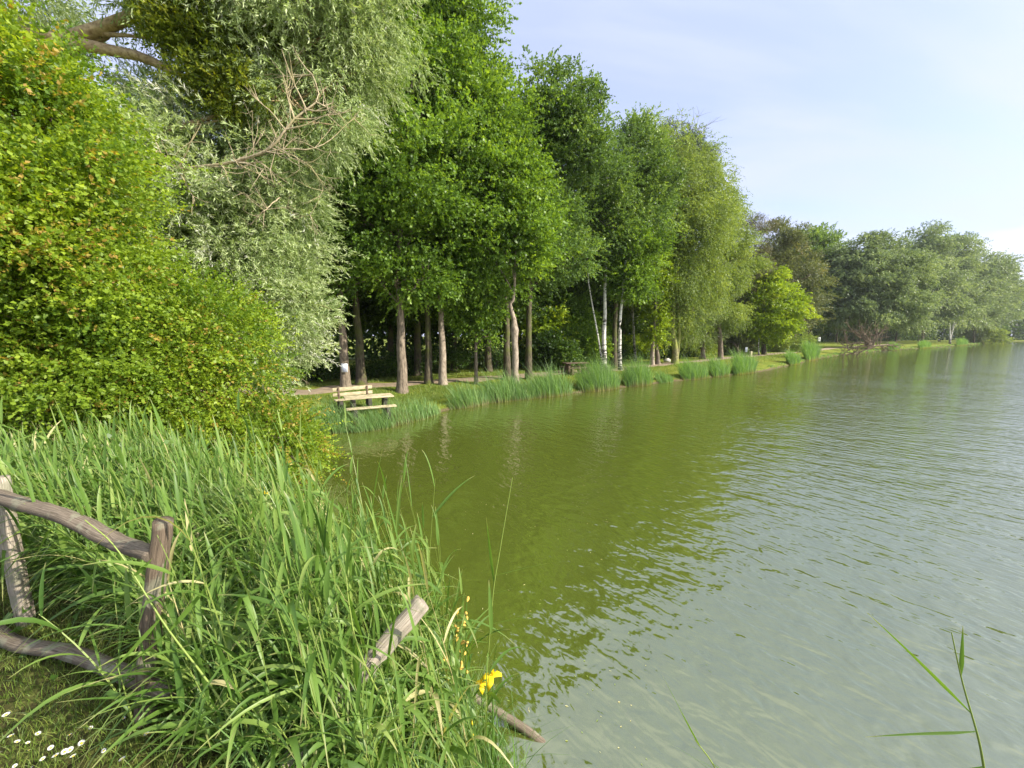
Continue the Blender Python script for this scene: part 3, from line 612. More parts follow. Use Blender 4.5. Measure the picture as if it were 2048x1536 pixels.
b = base_at(1737, 693, .55); make_tree('willow_tree', 'broad grey-green willow on the far bank, widest crown right of the gap', b, 0.55,
    [D(1735, 650, b[1]), D(1738, 590, b[1])], BL([(1700, 525, 82, 4), (1740, 510, 82, 3.6), (1780, 520, 82, 3.6), (1680, 560, 82, 3.6), (1720, 560, 81, 4.5), (1765, 560, 81, 5), (1805, 560, 82, 4.5), (1815, 530, 84, 3.2), (1690, 610, 81, 4), (1745, 620, 80, 4), (1790, 620, 80, 4.5), (1740, 480, 82, 1.6), (1685, 500, 84, 1.6)]),
    leafp(n=170000, L=.30, Wd=.17, clump=1.0, shoot=.9, droop=.4, cpb=1.1), M_pale, M_deadd, 35, extra_stems=[(.35, [D(1760, 650, b[1]), D(1790, 580, b[1])]), (.35, [D(1720, 650, b[1]), D(1700, 580, b[1])])])
far = [(1845, 689, 'silvery tree with an open ragged top, first right of the broad willow', [(1845, 490, 118, 5), (1830, 540, 118, 6), (1870, 560, 118, 6), (1850, 610, 117, 6), (1868, 475, 120, 3), (1885, 610, 117, 5), (1835, 640, 116, 3.5)]),
       (1900, 687, 'silvery tree with a slim pale trunk, its dark top twigs above the cloud bank', [(1905, 510, 130, 5.5), (1885, 540, 130, 5.5), (1920, 560, 130, 6), (1900, 610, 129, 7), (1925, 500, 132, 4), (1930, 620, 128, 5)]),
       (1948, 685, 'silvery tree near the tip of the wooded headland', [(1950, 540, 143, 6), (1935, 580, 143, 6), (1965, 600, 142, 7), (1975, 550, 145, 5.5), (1950, 635, 141, 5)]),
       (1985, 684, 'last tree of the headland, its branches hanging out over the lake', [(1985, 560, 156, 6), (2005, 590, 156, 5), (1990, 620, 155, 5.5), (2015, 575, 157, 3), (1995, 535, 158, 3.5), (2012, 620, 156, 3)])]
for k, (px, py, lb, bl) in enumerate(far):
    b = base_at(px, py, .5)
    make_tree('poplar_tree', lb, b, 0.24, [D(px, 640, b[1]), D(px + 3, 590, b[1])], BL(bl), leafp(n=70000, L=.42, Wd=.24, clump=1.6, shoot=1.2, droop=.35), M_pale, M_birchb if k == 1 else M_barkd, 36 + k, 'grey trees along the far bank', extra_stems=[(.15, [D(px + 9, 640, b[1]), D(px + 14, 590, b[1])])])
# --- near white willow arching in from the left
b = (-10.2, 8.6, hz(-10.2, 8.6))
WIL = dict(n=210000, L=0.105, Wd=0.021, per=15, shoot=0.34, clump=0.42, spread=0.55, cpb=1.5, droop=.15, up=.5)
tw = make_tree('white_willow', 'old white willow arching in from the left above the yellow-green bush, with tan limbs', b, 0.42,
    [(-10.1, 8.6, 4), (-9.8, 8.7, 7), D(120, 95, 8.8), D(210, 60, 8.9)],
    BL([(0, -60, 9, 1.2), (330, -70, 9, 1.2), (480, 20, 9.6, 1.5), (600, 60, 9.8, 1.3), (650, -40, 10, 1.5), (700, 50, 10, 1.0), (690, 170, 9.8, .75), (620, 230, 9.5, .9), (760, -20, 10.3, 1.1), (720, 120, 10.3, .7), (560, 150, 9.6, 1.0), (520, -90, 9.5, 1.4)]),
    dict(WIL, droop=.4, n=200000), M_silver, M_tan, 50, sub=10, extra_stems=[(0.20, [(-10, 8.6, 5), D(60, 150, 8.7), D(130, 92, 8.7), D(220, 100, 8.8), D(310, 125, 8.9), D(370, 155, 9), D(420, 195, 9.1), D(470, 260, 9.2)]),
        (0.16, [(-10.1, 8.7, 6), D(20, 90, 8.9), D(170, 85, 8.9), D(240, 40, 9), D(290, 25, 9.1), D(340, 60, 9.2)]),
        (0.10, [(-9.8, 8.6, 7), D(160, 95, 8.9), D(220, 70, 8.9), D(280, 75, 9), D(380, 90, 9.1)])], flare=1.2)
rng = np.random.default_rng(77)
v, f, ti, cc = crown(BL([(390, 60, 8.9, .85), (430, 130, 8.9, .75), (480, 190, 9.0, .55), (350, 10, 9, .7), (500, 90, 9.2, .6), (440, 30, 9.1, .8)]), 50000, rng, per=8, shoot=.22, L=.075, Wd=.035, clump=.3, cpb=1.4, shell=.4)
mesh('mistletoe', v, f, M_mistle, tw, {'tint': ti}, smooth=False)
# second willow on the bank behind the bush, its skirt hanging forward over the water
b0 = W(556, 800, .58); b = (b0[0], b0[1], hz(b0[0], b0[1]))
tw2 = make_tree('white_willow', 'silvery willow with a short moss covered trunk left of the picnic bench', b, 0.20,
    [D(554, 760, b[1]), D(550, 700, b[1] - .3), D(530, 600, b[1] - 1), D(500, 480, 12.5)],
    BL([(560, 700, 11.2, .9), (585, 640, 10.8, .75), (550, 600, 10.5, 1.1), (500, 640, 10.5, 1.0), (470, 540, 10, 1.3), (560, 510, 10.5, .95), (440, 440, 9.6, 1.3), (520, 400, 10, 1.1), (360, 360, 9.2, 1.2), (450, 310, 9.6, 1.1), (560, 330, 10.2, .8), (280, 280, 9.2, 1.1), (200, 220, 9.2, 1.1), (350, 250, 9.8, 1.0), (380, 560, 9.8, 1.2), (612, 590, 10.8, .45), (590, 420, 10.6, .6), (500, 730, 11, .7), (300, 420, 9, 1.2)]),
    dict(WIL, n=260000), M_silver, M_mossy, 51, sub=8)
# bare dead boughs of that willow
def deadwood(main, Y, rng, r0=.035, nsub=14, ln=.7, depth=2):
    paths = []
    P = wiggle(spline([D(x, y, Y + dy) for x, y, dy in main], 16), .02, rng); paths.append((P, np.linspace(r0, r0 * .3, 16)))
    def grow(P, r, ln, dep):
        for _ in range(nsub if dep == depth else 4):
            k = rng.integers(2, len(P)); s = P[k]; t = norm(P[min(k, len(P) - 1)] - P[k - 1])
            d = norm(t * .7 + rng.normal(size=3) * np.array([.8, .4, .8])); L = ln * rng.uniform(.5, 1.2)
            up = np.array([0, 0, rng.uniform(-.2, .45)]) * L
            Q = wiggle(spline([s, s + d * L * .5 + up * .2, s + d * L + up], 7), .015 * L, rng)
            paths.append((Q, np.linspace(r * .5, r * .14, 7)))
            if dep > 1: grow(Q, r * .5, ln * .55, dep - 1)
    grow(P, r0, ln, depth)
    return paths
rng = np.random.default_rng(3)
dp = deadwood([(265, 355, .3), (380, 335, 0), (470, 322, 0), (540, 295, -.1), (590, 240, 0), (640, 195, .1), (625, 150, .2)], 8.3, rng, .036, 24, .85)
dp += deadwood([(470, 322, 0), (540, 300, 0), (620, 300, .1), (680, 265, .3), (712, 225, .4)], 8.3, rng, .018, 14, .6)
dp += deadwood([(540, 295, 0), (600, 320, .2), (645, 370, .3), (620, 430, .3)], 8.4, rng, .014, 12, .5)
dp += deadwood([(560, 395, .5), (530, 420, 0), (500, 450, 0)], 8.2, rng, .014, 8, .5)
dp += deadwood([(500, 0, 1), (545, 45, 1), (600, 35, .8), (640, 10, .8)], 8.4, rng, .02, 6, .6)
dp += deadwood([(460, 140, 1), (520, 165, .8), (560, 130, .8), (620, 125, .8)], 8.4, rng, .018, 6, .5)
v, f = tubes(dp, 5); mesh('dead_boughs', v, f, M_dead, tw2)
rng = np.random.default_rng(8)
dp = deadwood([(500, 810, 0), (540, 790, 0), (560, 778, 0), (590, 740, 0), (600, 755, 0)], 13.2, rng, .02, 7, .5)
v, f = tubes(dp, 5); mesh('dead_boughs', v, f, M_dead, tw2)

# --- yellow-green bush at the left
MB = [(0, 180, 5.2, .8), (40, 300, 4.9, 1.0), (-60, 420, 4.6, 1.0), (100, 400, 5.0, .8), (40, 560, 4.7, 1.0), (160, 500, 5.0, .75), (60, 700, 4.9, .95), (200, 620, 5.2, .9), (265, 590, 5.7, .6), (300, 700, 5.8, .85), (190, 760, 5.4, .85), (390, 660, 6.3, .75),
      (60, 850, 5.1, .8), (250, 840, 5.8, .75), (400, 780, 6.5, .7), (460, 700, 6.8, .6), (440, 870, 6.6, .7), (540, 870, 7.0, .6), (-80, 640, 4.8, 1.0), (-60, 250, 5, .9), (520, 930, 6.8, .5), (330, 930, 6.2, .7), (480, 640, 6.9, .45), (580, 900, 7.1, .4), (110, 260, 5.5, .45)]
make_tree('maple_bush', 'big yellow-green bush with rusty seed clusters filling the left side above the reeds', (-6.4, 5.9, hz(-6.4, 5.9)), 0.16,
    [(-6.3, 5.8, 1.6), (-6.2, 5.6, 2.6)], BL(MB), dict(n=330000, L=0.050, Wd=0.034, per=12, shoot=0.36, clump=0.36, spread=.75, cpb=1.25, accent=.07, shell=.45, up=.8), M_maple, M_bark, 60, cat='bush', sub=8,
    extra_stems=[(0.1, [(-6.6, 5.6, 1.5), (-6.5, 5.2, 3), (-6.4, 5.1, 5)]), (0.1, [(-5.6, 6.0, 1.2), (-4.9, 6.6, 1.6)])])
# small bushes
def bush(name, label, px, py, z, blobs, leaf, mat, seed, group=None):
    b = base_at(px, py, z)
    return make_tree(name, label, b, 0.07, [(b[0], b[1], b[2] + .6)], BL(blobs), leaf, mat, M_bark, seed, group, cat='bush', sub=6, sides=6)
bush('leafy_bush', 'rounded green bush behind the white path end, right of the lime green tree', 1585, 700, .65, [(1570, 690, 60, 2.0, 1.4), (1595, 685, 60, 1.8, 1.5), (1555, 695, 59, 1.2, .9)], leafp(n=22000, L=.16, Wd=.08, clump=.5), M_birch, 70)
bush('leafy_bush', 'dull olive bush behind the reeds left of the small pale bollard', 1480, 712, .6, [(1475, 690, 51, 1.8, 1.4), (1460, 680, 51, 1.4, 1.6), (1490, 680, 51, 1.2, 1.2)], leafp(n=20000, L=.15, Wd=.09, clump=.5), M_brown, 71)
bush('leafy_bush', 'low olive bush hanging over the water at the headland tip', 1970, 687, .4, [(1960, 668, 143, 4, 3.2), (1980, 672, 145, 4, 2.6), (1997, 679, 150, 3.2, 1.2)], leafp(n=26000, L=.35, Wd=.22, clump=.9), M_birch, 72)
ug = [(1090, 640, 30, 'bright bush beyond the picnic table in shade, left side of the clearing', M_lime), (1130, 610, 31, 'tall sunlit shrub right above the shaded picnic table', M_oak), (1150, 680, 31, 'dense green shrub directly behind the shaded picnic table', M_oak),
      (1100, 700, 29, 'low leafy bush left of the shaded picnic table', M_dark), (1265, 690, 42, 'pale green shrub between the birches and the ivy trunk', M_lime), (1385, 690, 47, 'bushy shrub behind the pollard willow', M_birch), (1190, 650, 36, 'shrub seen between the two stems of the twin birch', M_oak)]
for k, (px, py, Y, lb, mt) in enumerate(ug):
    c = D(px, py, Y); g = hz(c[0], c[1]); hgt = c[2] - g
    t_ = make_tree('understory_shrub', lb, (c[0], c[1], g), .06, [(c[0], c[1], g + .7)], [(c[0] - .9, c[1], g + hgt * .45, 1.5, 1.3, hgt * .5), (c[0] + .9, c[1] + .3, g + hgt * .6, 1.4, 1.2, hgt * .5), (c[0], c[1] - .4, g + hgt * .9, 1.3, 1.2, 1.1)],
        leafp(n=24000, L=.15, Wd=.11, clump=.5), mt, M_bark, 80 + k, cat='bush', sub=6, sides=6)

# --- deeper wood: repeated trees behind the path
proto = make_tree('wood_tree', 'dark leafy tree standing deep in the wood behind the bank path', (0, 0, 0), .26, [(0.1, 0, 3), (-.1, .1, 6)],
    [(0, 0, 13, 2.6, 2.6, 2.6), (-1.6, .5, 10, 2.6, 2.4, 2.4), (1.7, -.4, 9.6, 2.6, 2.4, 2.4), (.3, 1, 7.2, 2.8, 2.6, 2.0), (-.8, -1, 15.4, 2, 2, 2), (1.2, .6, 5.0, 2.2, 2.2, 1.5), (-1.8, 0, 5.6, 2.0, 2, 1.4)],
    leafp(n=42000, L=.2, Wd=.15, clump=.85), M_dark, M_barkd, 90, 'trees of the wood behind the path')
rng = np.random.default_rng(21)
spots = [(-15.0, 23.5), (-12, 20.5), (-10.5, 24), (-8.5, 27), (-6, 24.5), (-4.2, 28), (-1.6, 26.5), (.6, 30), (3, 33), (5.4, 36), (-3, 33), (-8, 33), (-13, 30), (8.5, 40), (12, 42), (15.5, 46), (20, 50), (25, 55), (31, 60), (37, 68), (43, 76), (1.5, 38), (10, 49), (22, 61), (50, 92), (58, 98), (66, 104), (76, 108), (88, 116), (98, 124), (112, 134), (126, 142), (142, 152), (160, 162), (180, 172)]
for k, (x, y) in enumerate(spots):
    o = proto if k == 0 else copy_tree(proto)
    s = rng.uniform(.85, 1.1) * (1.15 if k > 19 else .92) * (1.2 if k > 27 else 1)
    o.location = (x, y, hz(x, y) - .05); o.rotation_euler = (0, 0, rng.uniform(0, 6.28)); o.scale = (s, s, s * rng.uniform(.9, 1.1))
# --- undergrowth and far wood (uncountable masses)
def belt(name, poly, n, hgt, wid, L, Wd, mat, seed, low=0.0, gap=.5, clump=1.2):
    rng = np.random.default_rng(seed); P = np.array(poly, float)
    seg = np.linalg.norm(np.diff(P, axis=0), axis=1); cum = np.r_[0, np.cumsum(seg)]
    nc = int(cum[-1] * wid * hgt / (clump ** 3) * .35) + 10
    u = rng.random(nc) * cum[-1]; i = np.clip(np.searchsorted(cum, u) - 1, 0, len(seg) - 1); f = (u - cum[i]) / seg[i]
    c = P[i] * (1 - f)[:, None] + P[i + 1] * f[:, None] + rng.normal(size=(nc, 2)) * wid * .33
    hloc = hgt * (0.72 + .28 * np.sin(u * .23 + 1.3) * np.sin(u * .071 + .4) + .12 * np.sin(u * .9))
    z = low + (hloc - low) * rng.random(nc) ** .8
    C = np.column_stack([c, z]); C[:, 2] += height(C[:, 0], C[:, 1])
    N = n; k = rng.integers(0, nc, N)
    d = rng.normal(size=(N, 3)); pos = C[k] + d * clump * .5
    ax = norm(norm(d) + rng.normal(size=(N, 3)) * .7); nr = norm(rng.normal(size=(N, 3)) + [0, 0, .7])
    s = rng.uniform(.7, 1.3, N); v, f = quads_leaf(pos, ax, nr, L * s, Wd * s)
    ct = np.clip(.4 + .25 * rng.normal(size=nc), 0, 1)
    return tag(mesh(name, v, f, mat, None, {'tint': np.repeat(np.clip(ct[k] + .12 * rng.normal(size=N), 0, 1), 4)}, smooth=False), kind='stuff')
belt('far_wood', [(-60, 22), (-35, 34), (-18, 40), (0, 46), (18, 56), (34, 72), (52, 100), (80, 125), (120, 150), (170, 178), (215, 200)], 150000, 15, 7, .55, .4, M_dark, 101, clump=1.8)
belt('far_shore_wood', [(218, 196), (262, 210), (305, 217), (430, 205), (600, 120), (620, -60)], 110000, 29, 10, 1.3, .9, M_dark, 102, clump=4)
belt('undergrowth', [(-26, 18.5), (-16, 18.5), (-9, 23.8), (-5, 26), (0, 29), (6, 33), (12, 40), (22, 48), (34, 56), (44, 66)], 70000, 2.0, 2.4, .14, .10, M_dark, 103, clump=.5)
#%%OBJECTS
# ------------------------------------------------------------------ reeds of the near bank
def reed_stems(base, H, lean, rng, per=7, Lm=0.38, wm=0.0205, dry=0.05, leafstart=.22):
    """base (N,3); lean (N,2) drift of the tip as a fraction of H"""
    N = len(base); K = 9; s = np.linspace(0, 1, K)
    def stem_at(idx, t):
        h = H[idx]; bx = base[idx]
        off = lean[idx] * (h * (0.35 * t + 0.65 * t ** 2))[:, None]
        zz = h * (t - .10 * t ** 2 * np.linalg.norm(lean[idx], axis=1))
        return bx + np.column_stack([off, zz])
    C = np.stack([stem_at(np.arange(N), np.full(N, q)) for q in s], 1)
    drym = rng.random(N) < dry
    a = rng.random(N) * np.pi; side = np.stack([np.cos(a), np.sin(a), 0 * a], -1)[:, None, :]
    tintS = np.where(drym, .93, rng.uniform(.1, .8, N))
    w = (0.0075 * (1 - .75 * s))[None, :] * rng.uniform(.7, 1.3, N)[:, None]
    stems = ribbon(C, side, w, tintS)
    side2 = np.stack([-np.sin(a), np.cos(a), 0 * a], -1)[:, None, :]
    stems2 = ribbon(C, side2, w, tintS)
    idx = np.repeat(np.arange(N), per); j = np.tile(np.arange(per), N)
    keep = rng.random(len(idx)) < .88; idx = idx[keep]; j = j[keep]; M = len(idx)
    t = leafstart + (1 - leafstart) * (j + .5 + .5 * rng.random(M)) / per * .98; t = np.clip(t, 0, .995)
    p0 = stem_at(idx, t)
    az = rng.random(N)[idx] * 2 * np.pi + j * np.pi + rng.normal(size=M) * .5
    d = np.stack([np.cos(az), np.sin(az)], -1) * .75 + lean[idx] / (np.linalg.norm(lean[idx], axis=1, keepdims=True) + .05) * .7
    d = d / (np.linalg.norm(d, axis=1, keepdims=True) + 1e-6)
    L = Lm * rng.uniform(.6, 1.35, M) * (1.0 - .35 * np.abs(t - .6))
    A = R(1) * rng.uniform(28, 72, M); A = np.where(t > .93, R(80), A); g = rng.uniform(.2, .95, M) * np.where(t > .9, .35, 1)
    kk = 8; q = np.linspace(0, 1, kk)[None, :]
    horiz = (q * np.cos(A)[:, None] + .25 * g[:, None] * q ** 2) * L[:, None]
    vert = (q * np.sin(A)[:, None] - g[:, None] * q ** 2.2) * L[:, None]
    kink = (rng.random(M) < .07)[:, None] * np.clip(q - .5, 0, 1) * L[:, None] * 1.3
    Cl = p0[:, None, :] + np.concatenate([d[:, None, :] * horiz[..., None], (vert - kink)[..., None]], -1)
    sv = np.stack([-d[:, 1], d[:, 0], rng.normal(size=M) * .45], -1); sv = norm(sv)[:, None, :]
    wd = wm * rng.uniform(.35, 1.3, M)[:, None] * np.clip(.35 + 4 * q, 0, 1) * np.clip((1.02 - q) * 1.5, 0.02, 1) ** .75
    lt = np.where(drym[idx] | (rng.random(M) < .006), .96, np.clip(.45 + .2 * rng.normal(size=M), 0, .9))
    leaves = ribbon(Cl, sv, wd, lt, fold=.14)
    return [stems, stems2], [leaves]
def in_poly(P, poly):
    poly = np.array(poly); ins = np.zeros(len(P), bool); n = len(poly)
    for i in range(n):
        a = poly[i]; b = poly[(i + 1) % n]
        ins ^= ((a[1] > P[:, 1]) != (b[1] > P[:, 1])) & (P[:, 0] < (b[0] - a[0]) * (P[:, 1] - a[1]) / (b[1] - a[1] + 1e-12) + a[0])
    return ins
def scatter(poly, n, rng):
    poly = np.array(poly); lo = poly.min(0); hi = poly.max(0); out = np.zeros((0, 2))
    while len(out) < n:
        p = lo + (hi - lo) * rng.random((n * 3, 2)); out = np.vstack([out, p[in_poly(p, poly)]])
    return out[:n]
rng = np.random.default_rng(200)
BED = [(-.42, 1.55), (-.16, 1.8), (-.12, 2.15), (-.45, 2.55), (-1.0, 2.95), (-1.75, 3.6), (-2.7, 4.3), (-4.2, 4.9), (-6.0, 5.2), (-7.5, 5.0), (-7.5, 3.9), (-4.6, 3.2), (-3.1, 2.45), (-1.75, 1.78), (-1.4, 1.42), (-.9, 1.22), (-.5, 1.25)]
P = scatter(BED, 7400, rng); P = np.vstack([P, scatter([(-1.72, 1.42), (-1.3, 1.28), (-1.1, 1.45), (-1.5, 1.6)], 14, rng)])
P = P[(np.sin(P[:, 0] * 5.1 + 2 * np.sin(P[:, 1] * 3.3)) * np.sin(P[:, 1] * 6.2 + P[:, 0] * 2.1) + rng.normal(size=len(P)) * .55) > -.05]
# taller towards the back and left, lower near the camera edge
zb = np.maximum(height(P[:, 0], P[:, 1]), -.25)
dist = np.hypot(P[:, 0], P[:, 1])
top = np.interp(P[:, 0], [-3, -1.7, -1.1, -.6, -.15], [2.00, 2.10, 2.10, 1.96, 1.72]) - .24 * sm(3.2, 4.6, P[:, 1]) + rng.normal(size=len(P)) * .16 + .10 * np.sin(P[:, 0] * 3.7 + P[:, 1] * 2.2)
edge = np.clip((P[:, 0] + .35) / .5, 0, 1); top = top - edge * .35
top -= np.clip(.5 - rng.random(len(P)), 0, 1) * .9
top = np.where((P[:, 1] < 1.68) & (P[:, 0] > -.62), np.minimum(top, 1.66 + .06 * rng.normal(size=len(P))), top)
H = np.clip(top - zb, .25, 2.4)
lean = np.column_stack([-.50 - .30 * sm(1.2, 2.4, -P[:, 0]) - .12 * rng.normal(size=len(P)) * 1.6 - .15 * (dist > 3), .02 + .16 * rng.normal(size=len(P))]) * np.clip(rng.random(len(P)) + .4, .2, 1)[:, None]
lean[dist < 2.4, 0] *= .6
B3 = np.column_stack([P, zb])
st, lv = reed_stems(B3, H, lean, rng, dry=.02)
v, f, at = join(lv); tag(mesh('reed_bed', v, f, M_reed, None, at), kind='stuff')
v, f, at = join(st); tag(mesh('reed_bed_stems', v, f, M_stem, None, at), kind='stuff')
# finer grass and sedge mixed into the foot of the reeds
P = scatter([(-.95, 1.2), (-.35, 1.45), (.05, 1.9), (.1, 2.3), (-.4, 2.7), (-1.5, 3.7), (-2.9, 5.2), (-7, 5.5), (-7, 4), (-3.2, 2.6), (-1.75, 1.9), (-1.3, 1.5)], 17000, rng)
zb = height(P[:, 0], P[:, 1]); N = len(P)
bl = blades(np.column_stack([P, zb]), rng.uniform(.25, .85, N) * np.interp(np.hypot(P[:, 0], P[:, 1]), [1.5, 2.5, 5], [.75, 1, 1.1]), rng.uniform(.003, .009, N), np.column_stack([rng.normal(size=N) * .4 - .15, rng.normal(size=N) * .35]), rng.uniform(.05, .5, N), rng, np.clip(rng.normal(size=N) * .2 + .42, 0, 1), K=6)
v, f, at = join([bl]); at['along'] = np.clip(at['along'] + .3, 0, 1); tag(mesh('sedge_growth', v, f, M_tuss, None, at), kind='stuff')
# short lawn by the fence, under the camera and on the far lawn
P = scatter([(-4.2, .2), (1.5, .2), (1.2, 1.3), (-.8, 1.5), (-1.7, 1.75), (-3, 2.5), (-3.6, 2.7), (-4, 1.2)], 52000, rng); N = len(P)
g1_ = blades(np.column_stack([P, height(P[:, 0], P[:, 1])]), rng.uniform(.02, .075, N) * (1 + 1.2 * (rng.random(N) < .06)), rng.uniform(.0018, .004, N), rng.normal(size=(N, 2)) * .45, rng.uniform(.05, .5, N), rng, np.clip(rng.normal(size=N) * .25 + .4, 0, 1), K=4)
v, f, at = join([g1_]); tag(mesh('lawn_grass', v, f, M_grass, None, at), kind='stuff')
bank = []
lp_ = spline([(x, y, 0) for x, y in SH[11:23]], 400)[:, :2]
nrm_ = np.stack([-np.gradient(lp_[:, 1]), 0 * lp_[:, 0]], -1); tgt = norm(np.gradient(lp_, axis=0)); nl = np.stack([-tgt[:, 1], tgt[:, 0]], -1)
N = 75000; k = (400 * rng.random(N) ** 1.4).astype(int); off = rng.uniform(.25, 1, N) * np.interp(lp_[k, 1], [12, 20, 40, 60], [8.5, 8, 7, 6])
P = lp_[k] + nl[k] * off[:, None] + rng.normal(size=(N, 2)) * .12
dd = lake_sdf(P[:, 0], P[:, 1]); 
dpth = np.min(np.hypot(P[:, None, 0] - pc[None, ::2, 0], P[:, None, 1] - pc[None, ::2, 1]), axis=1)
P = P[(dd > .15) & (dpth > 1.25)]; N = len(P); sc_ = np.interp(P[:, 1], [12, 60], [1, 2.6])
g2_ = blades(np.column_stack([P, height(P[:, 0], P[:, 1]) - .01]), rng.uniform(.04, .13, N) * sc_ ** .5 * (1 + 1.5 * (rng.random(N) < .03)), .012 * sc_ * rng.uniform(.7, 1.4, N), rng.normal(size=(N, 2)) * .3, rng.uniform(0, .4, N), rng, np.clip(rng.normal(size=N) * .2 + .5, 0, 1), K=3)
v, f, at = join([g2_]); tag(mesh('bank_grass', v, f, M_grass, None, at), kind='stuff')
# broad-leaved bramble and bindweed behind the fence
P = scatter([(-5.5, 3.3), (-3.4, 2.75), (-2.1, 2.15), (-2.0, 2.5), (-3.2, 3.2), (-5.5, 3.8)], 650, rng)
blo = [(x, y, hz(x, y) + .25, .25, .2, .28) for x, y in P[:40]]
v, f, ti, cc_ = crown(blo, 9000, rng, per=4, shoot=.18, L=.045, Wd=.038, clump=.2, spread=.9, up=1.3)
tag(mesh('bramble_cover', v, f, M_bramble, None, {'tint': ti}, smooth=False), kind='stuff')

# prominent single reeds
def single_reed(label, stem, leaves, r=.0058, wl_=.02, col=.7):
    """stem: world points; leaves: (t, dir vector, length, droop, width)"""
    t = thing('reed', label, 'reed', stem[0]); P = spline(stem, 24)
    v, f = tubes([(P, np.linspace(r, r * .35, 24))], 6)
    mesh('stem', v, f, M_stem, t, {'tint': np.full(len(v), col), 'along': np.full(len(v), .8)})
    for (tt, d, L, g, w) in leaves:
        p = P[int(tt * 23)]; d = norm(np.array(d, float)); q = np.linspace(0, 1, 14)[:, None]
        C = (p + d * q * L - np.array([0, 0, 1]) * g * L * q ** 2.2)[None]
        sv = norm(np.cross(d, [0.25, .55, .8]))[None, None, :]
        wd = (w * 1.1 * np.clip(.3 + 3 * q[:, 0], 0, 1) * np.clip((1.01 - q[:, 0]) * 1.5, .01, 1) ** .8)[None]
        v, f, tn, al = ribbon(C, sv, wd, np.array([.5]), fold=.12)
        mesh('blade', v, f, M_reed, t, {'tint': tn, 'along': al})
    return t
y0 = 2.25
single_reed('tall lone reed rising in front of the open water, tip highest beside the reed bed', [(-.16, 2.3, .15), D(972, 1400, 2.25), D(985, 1200, 2.2), D(1000, 1100, 2.2), D(1025, 955, 2.2)],
    [(.60, (-.12, .1, 1), .42, .0, .02), (.63, D(1150, 1072, 2.3) - D(1030, 1105, 2.2), .36, .06, .017), (.56, D(1055, 1130, 2.2) - D(1000, 1146, 2.2), .14, .0, .012), (.47, D(1110, 1165, 2.3) - D(986, 1192, 2.2), .36, .08, .012), (.40, D(905, 1215, 2.15) - D(980, 1228, 2.2), .26, .02, .02), (.28, D(1065, 1235, 2.3) - D(970, 1290, 2.2), .40, -.02, .018), (.22, D(900, 1270, 2.2) - D(965, 1320, 2.2), .3, .25, .012)])
single_reed('forked reed in the lower right corner with one broad leaf pointing left', [D(1985, 1640, 1.35), D(1968, 1536, 1.4), D(1955, 1470, 1.4), D(1925, 1365, 1.42), D(1903, 1265, 1.44)],
    [(.62, D(1750, 1270, 1.45) - D(1955, 1480, 1.4), .62, .04, .017), (.55, D(1665, 1497, 1.35) - D(1950, 1492, 1.4), .50, .04, .030), (.80, (-.05, .05, 1), .22, 0, .013), (.3, D(1850, 1530, 1.4) - D(1960, 1515, 1.4), .34, .25, .03)], r=.0055)
single_reed('short tangled reed tip poking up at the bottom edge of the photo over grey water', [D(1480, 1650, 1.75), D(1430, 1536, 1.8), D(1390, 1480, 1.8)],
    [(.85, D(1310, 1335, 1.9) - D(1390, 1480, 1.8), .40, -.03, .006), (.9, D(1335, 1390, 1.8) - D(1385, 1480, 1.8), .26, 0, .01), (.7, D(1340, 1470, 1.8) - D(1385, 1500, 1.8), .13, .1, .008), (.6, D(1445, 1510, 1.8) - D(1410, 1490, 1.8), .12, .5, .016), (.5, D(1360, 1490, 1.8) - D(1405, 1520, 1.8), .14, .1, .012), (.4, (-.7, .2, .5), .3, .15, .01)])
for lab, pts, lf in [
    ('leaning reed crossing in front of the second fence post', [D(560, 1620, 1.25), D(440, 1400, 1.3), D(330, 1250, 1.3), D(235, 1100, 1.32), D(170, 1040, 1.33)],
     [(.62, D(155, 1108, 1.3) - D(240, 1140, 1.3), .17, .05, .017), (.66, D(265, 1080, 1.3) - D(225, 1120, 1.3), .1, 0, .014), (.56, D(170, 1235, 1.25) - D(247, 1155, 1.3), .24, .0, .016), (.50, D(350, 1100, 1.35) - D(265, 1200, 1.3), .26, .02, .018), (.48, D(190, 1265, 1.25) - D(270, 1205, 1.3), .18, .02, .017), (.15, D(215, 1355, 1.25) - D(430, 1380, 1.3), .38, .04, .014)]),
    ('broad-leaved reed standing upright in the middle of the bed', [(-.72, 1.62, 1.1), D(600, 1300, 1.5), D(575, 1150, 1.55), D(560, 1010, 1.6)],
     [(.5, D(380, 1140, 1.4) - D(590, 1150, 1.55), .3, .02, .02), (.6, (.7, .2, .4), .3, .35, .022), (.75, (-.6, -.1, .7), .3, .25, .02), (.9, (-.2, .1, 1), .3, 0, .018), (.4, (.5, -.2, .6), .34, .5, .024)]),
    ('reed with long pale blades folding down near the tilted log end', [(-.45, 1.6, 1.05), D(730, 1330, 1.45), D(700, 1220, 1.45), D(690, 1110, 1.5)],
     [(.6, D(620, 1420, 1.4) - D(700, 1250, 1.45), .36, .0, .024), (.7, D(800, 1225, 1.5) - D(690, 1245, 1.45), .3, .35, .026), (.65, D(520, 1240, 1.4) - D(690, 1235, 1.45), .34, .03, .022), (.8, D(760, 1480, 1.5) - D(690, 1260, 1.45), .36, .0, .03), (.9, (.1, .1, 1), .25, .05, .018), (.5, D(700, 1440, 1.4) - D(690, 1260, 1.45), .34, 0, .026)])]:
    single_reed(lab, pts, lf, r=.0045)

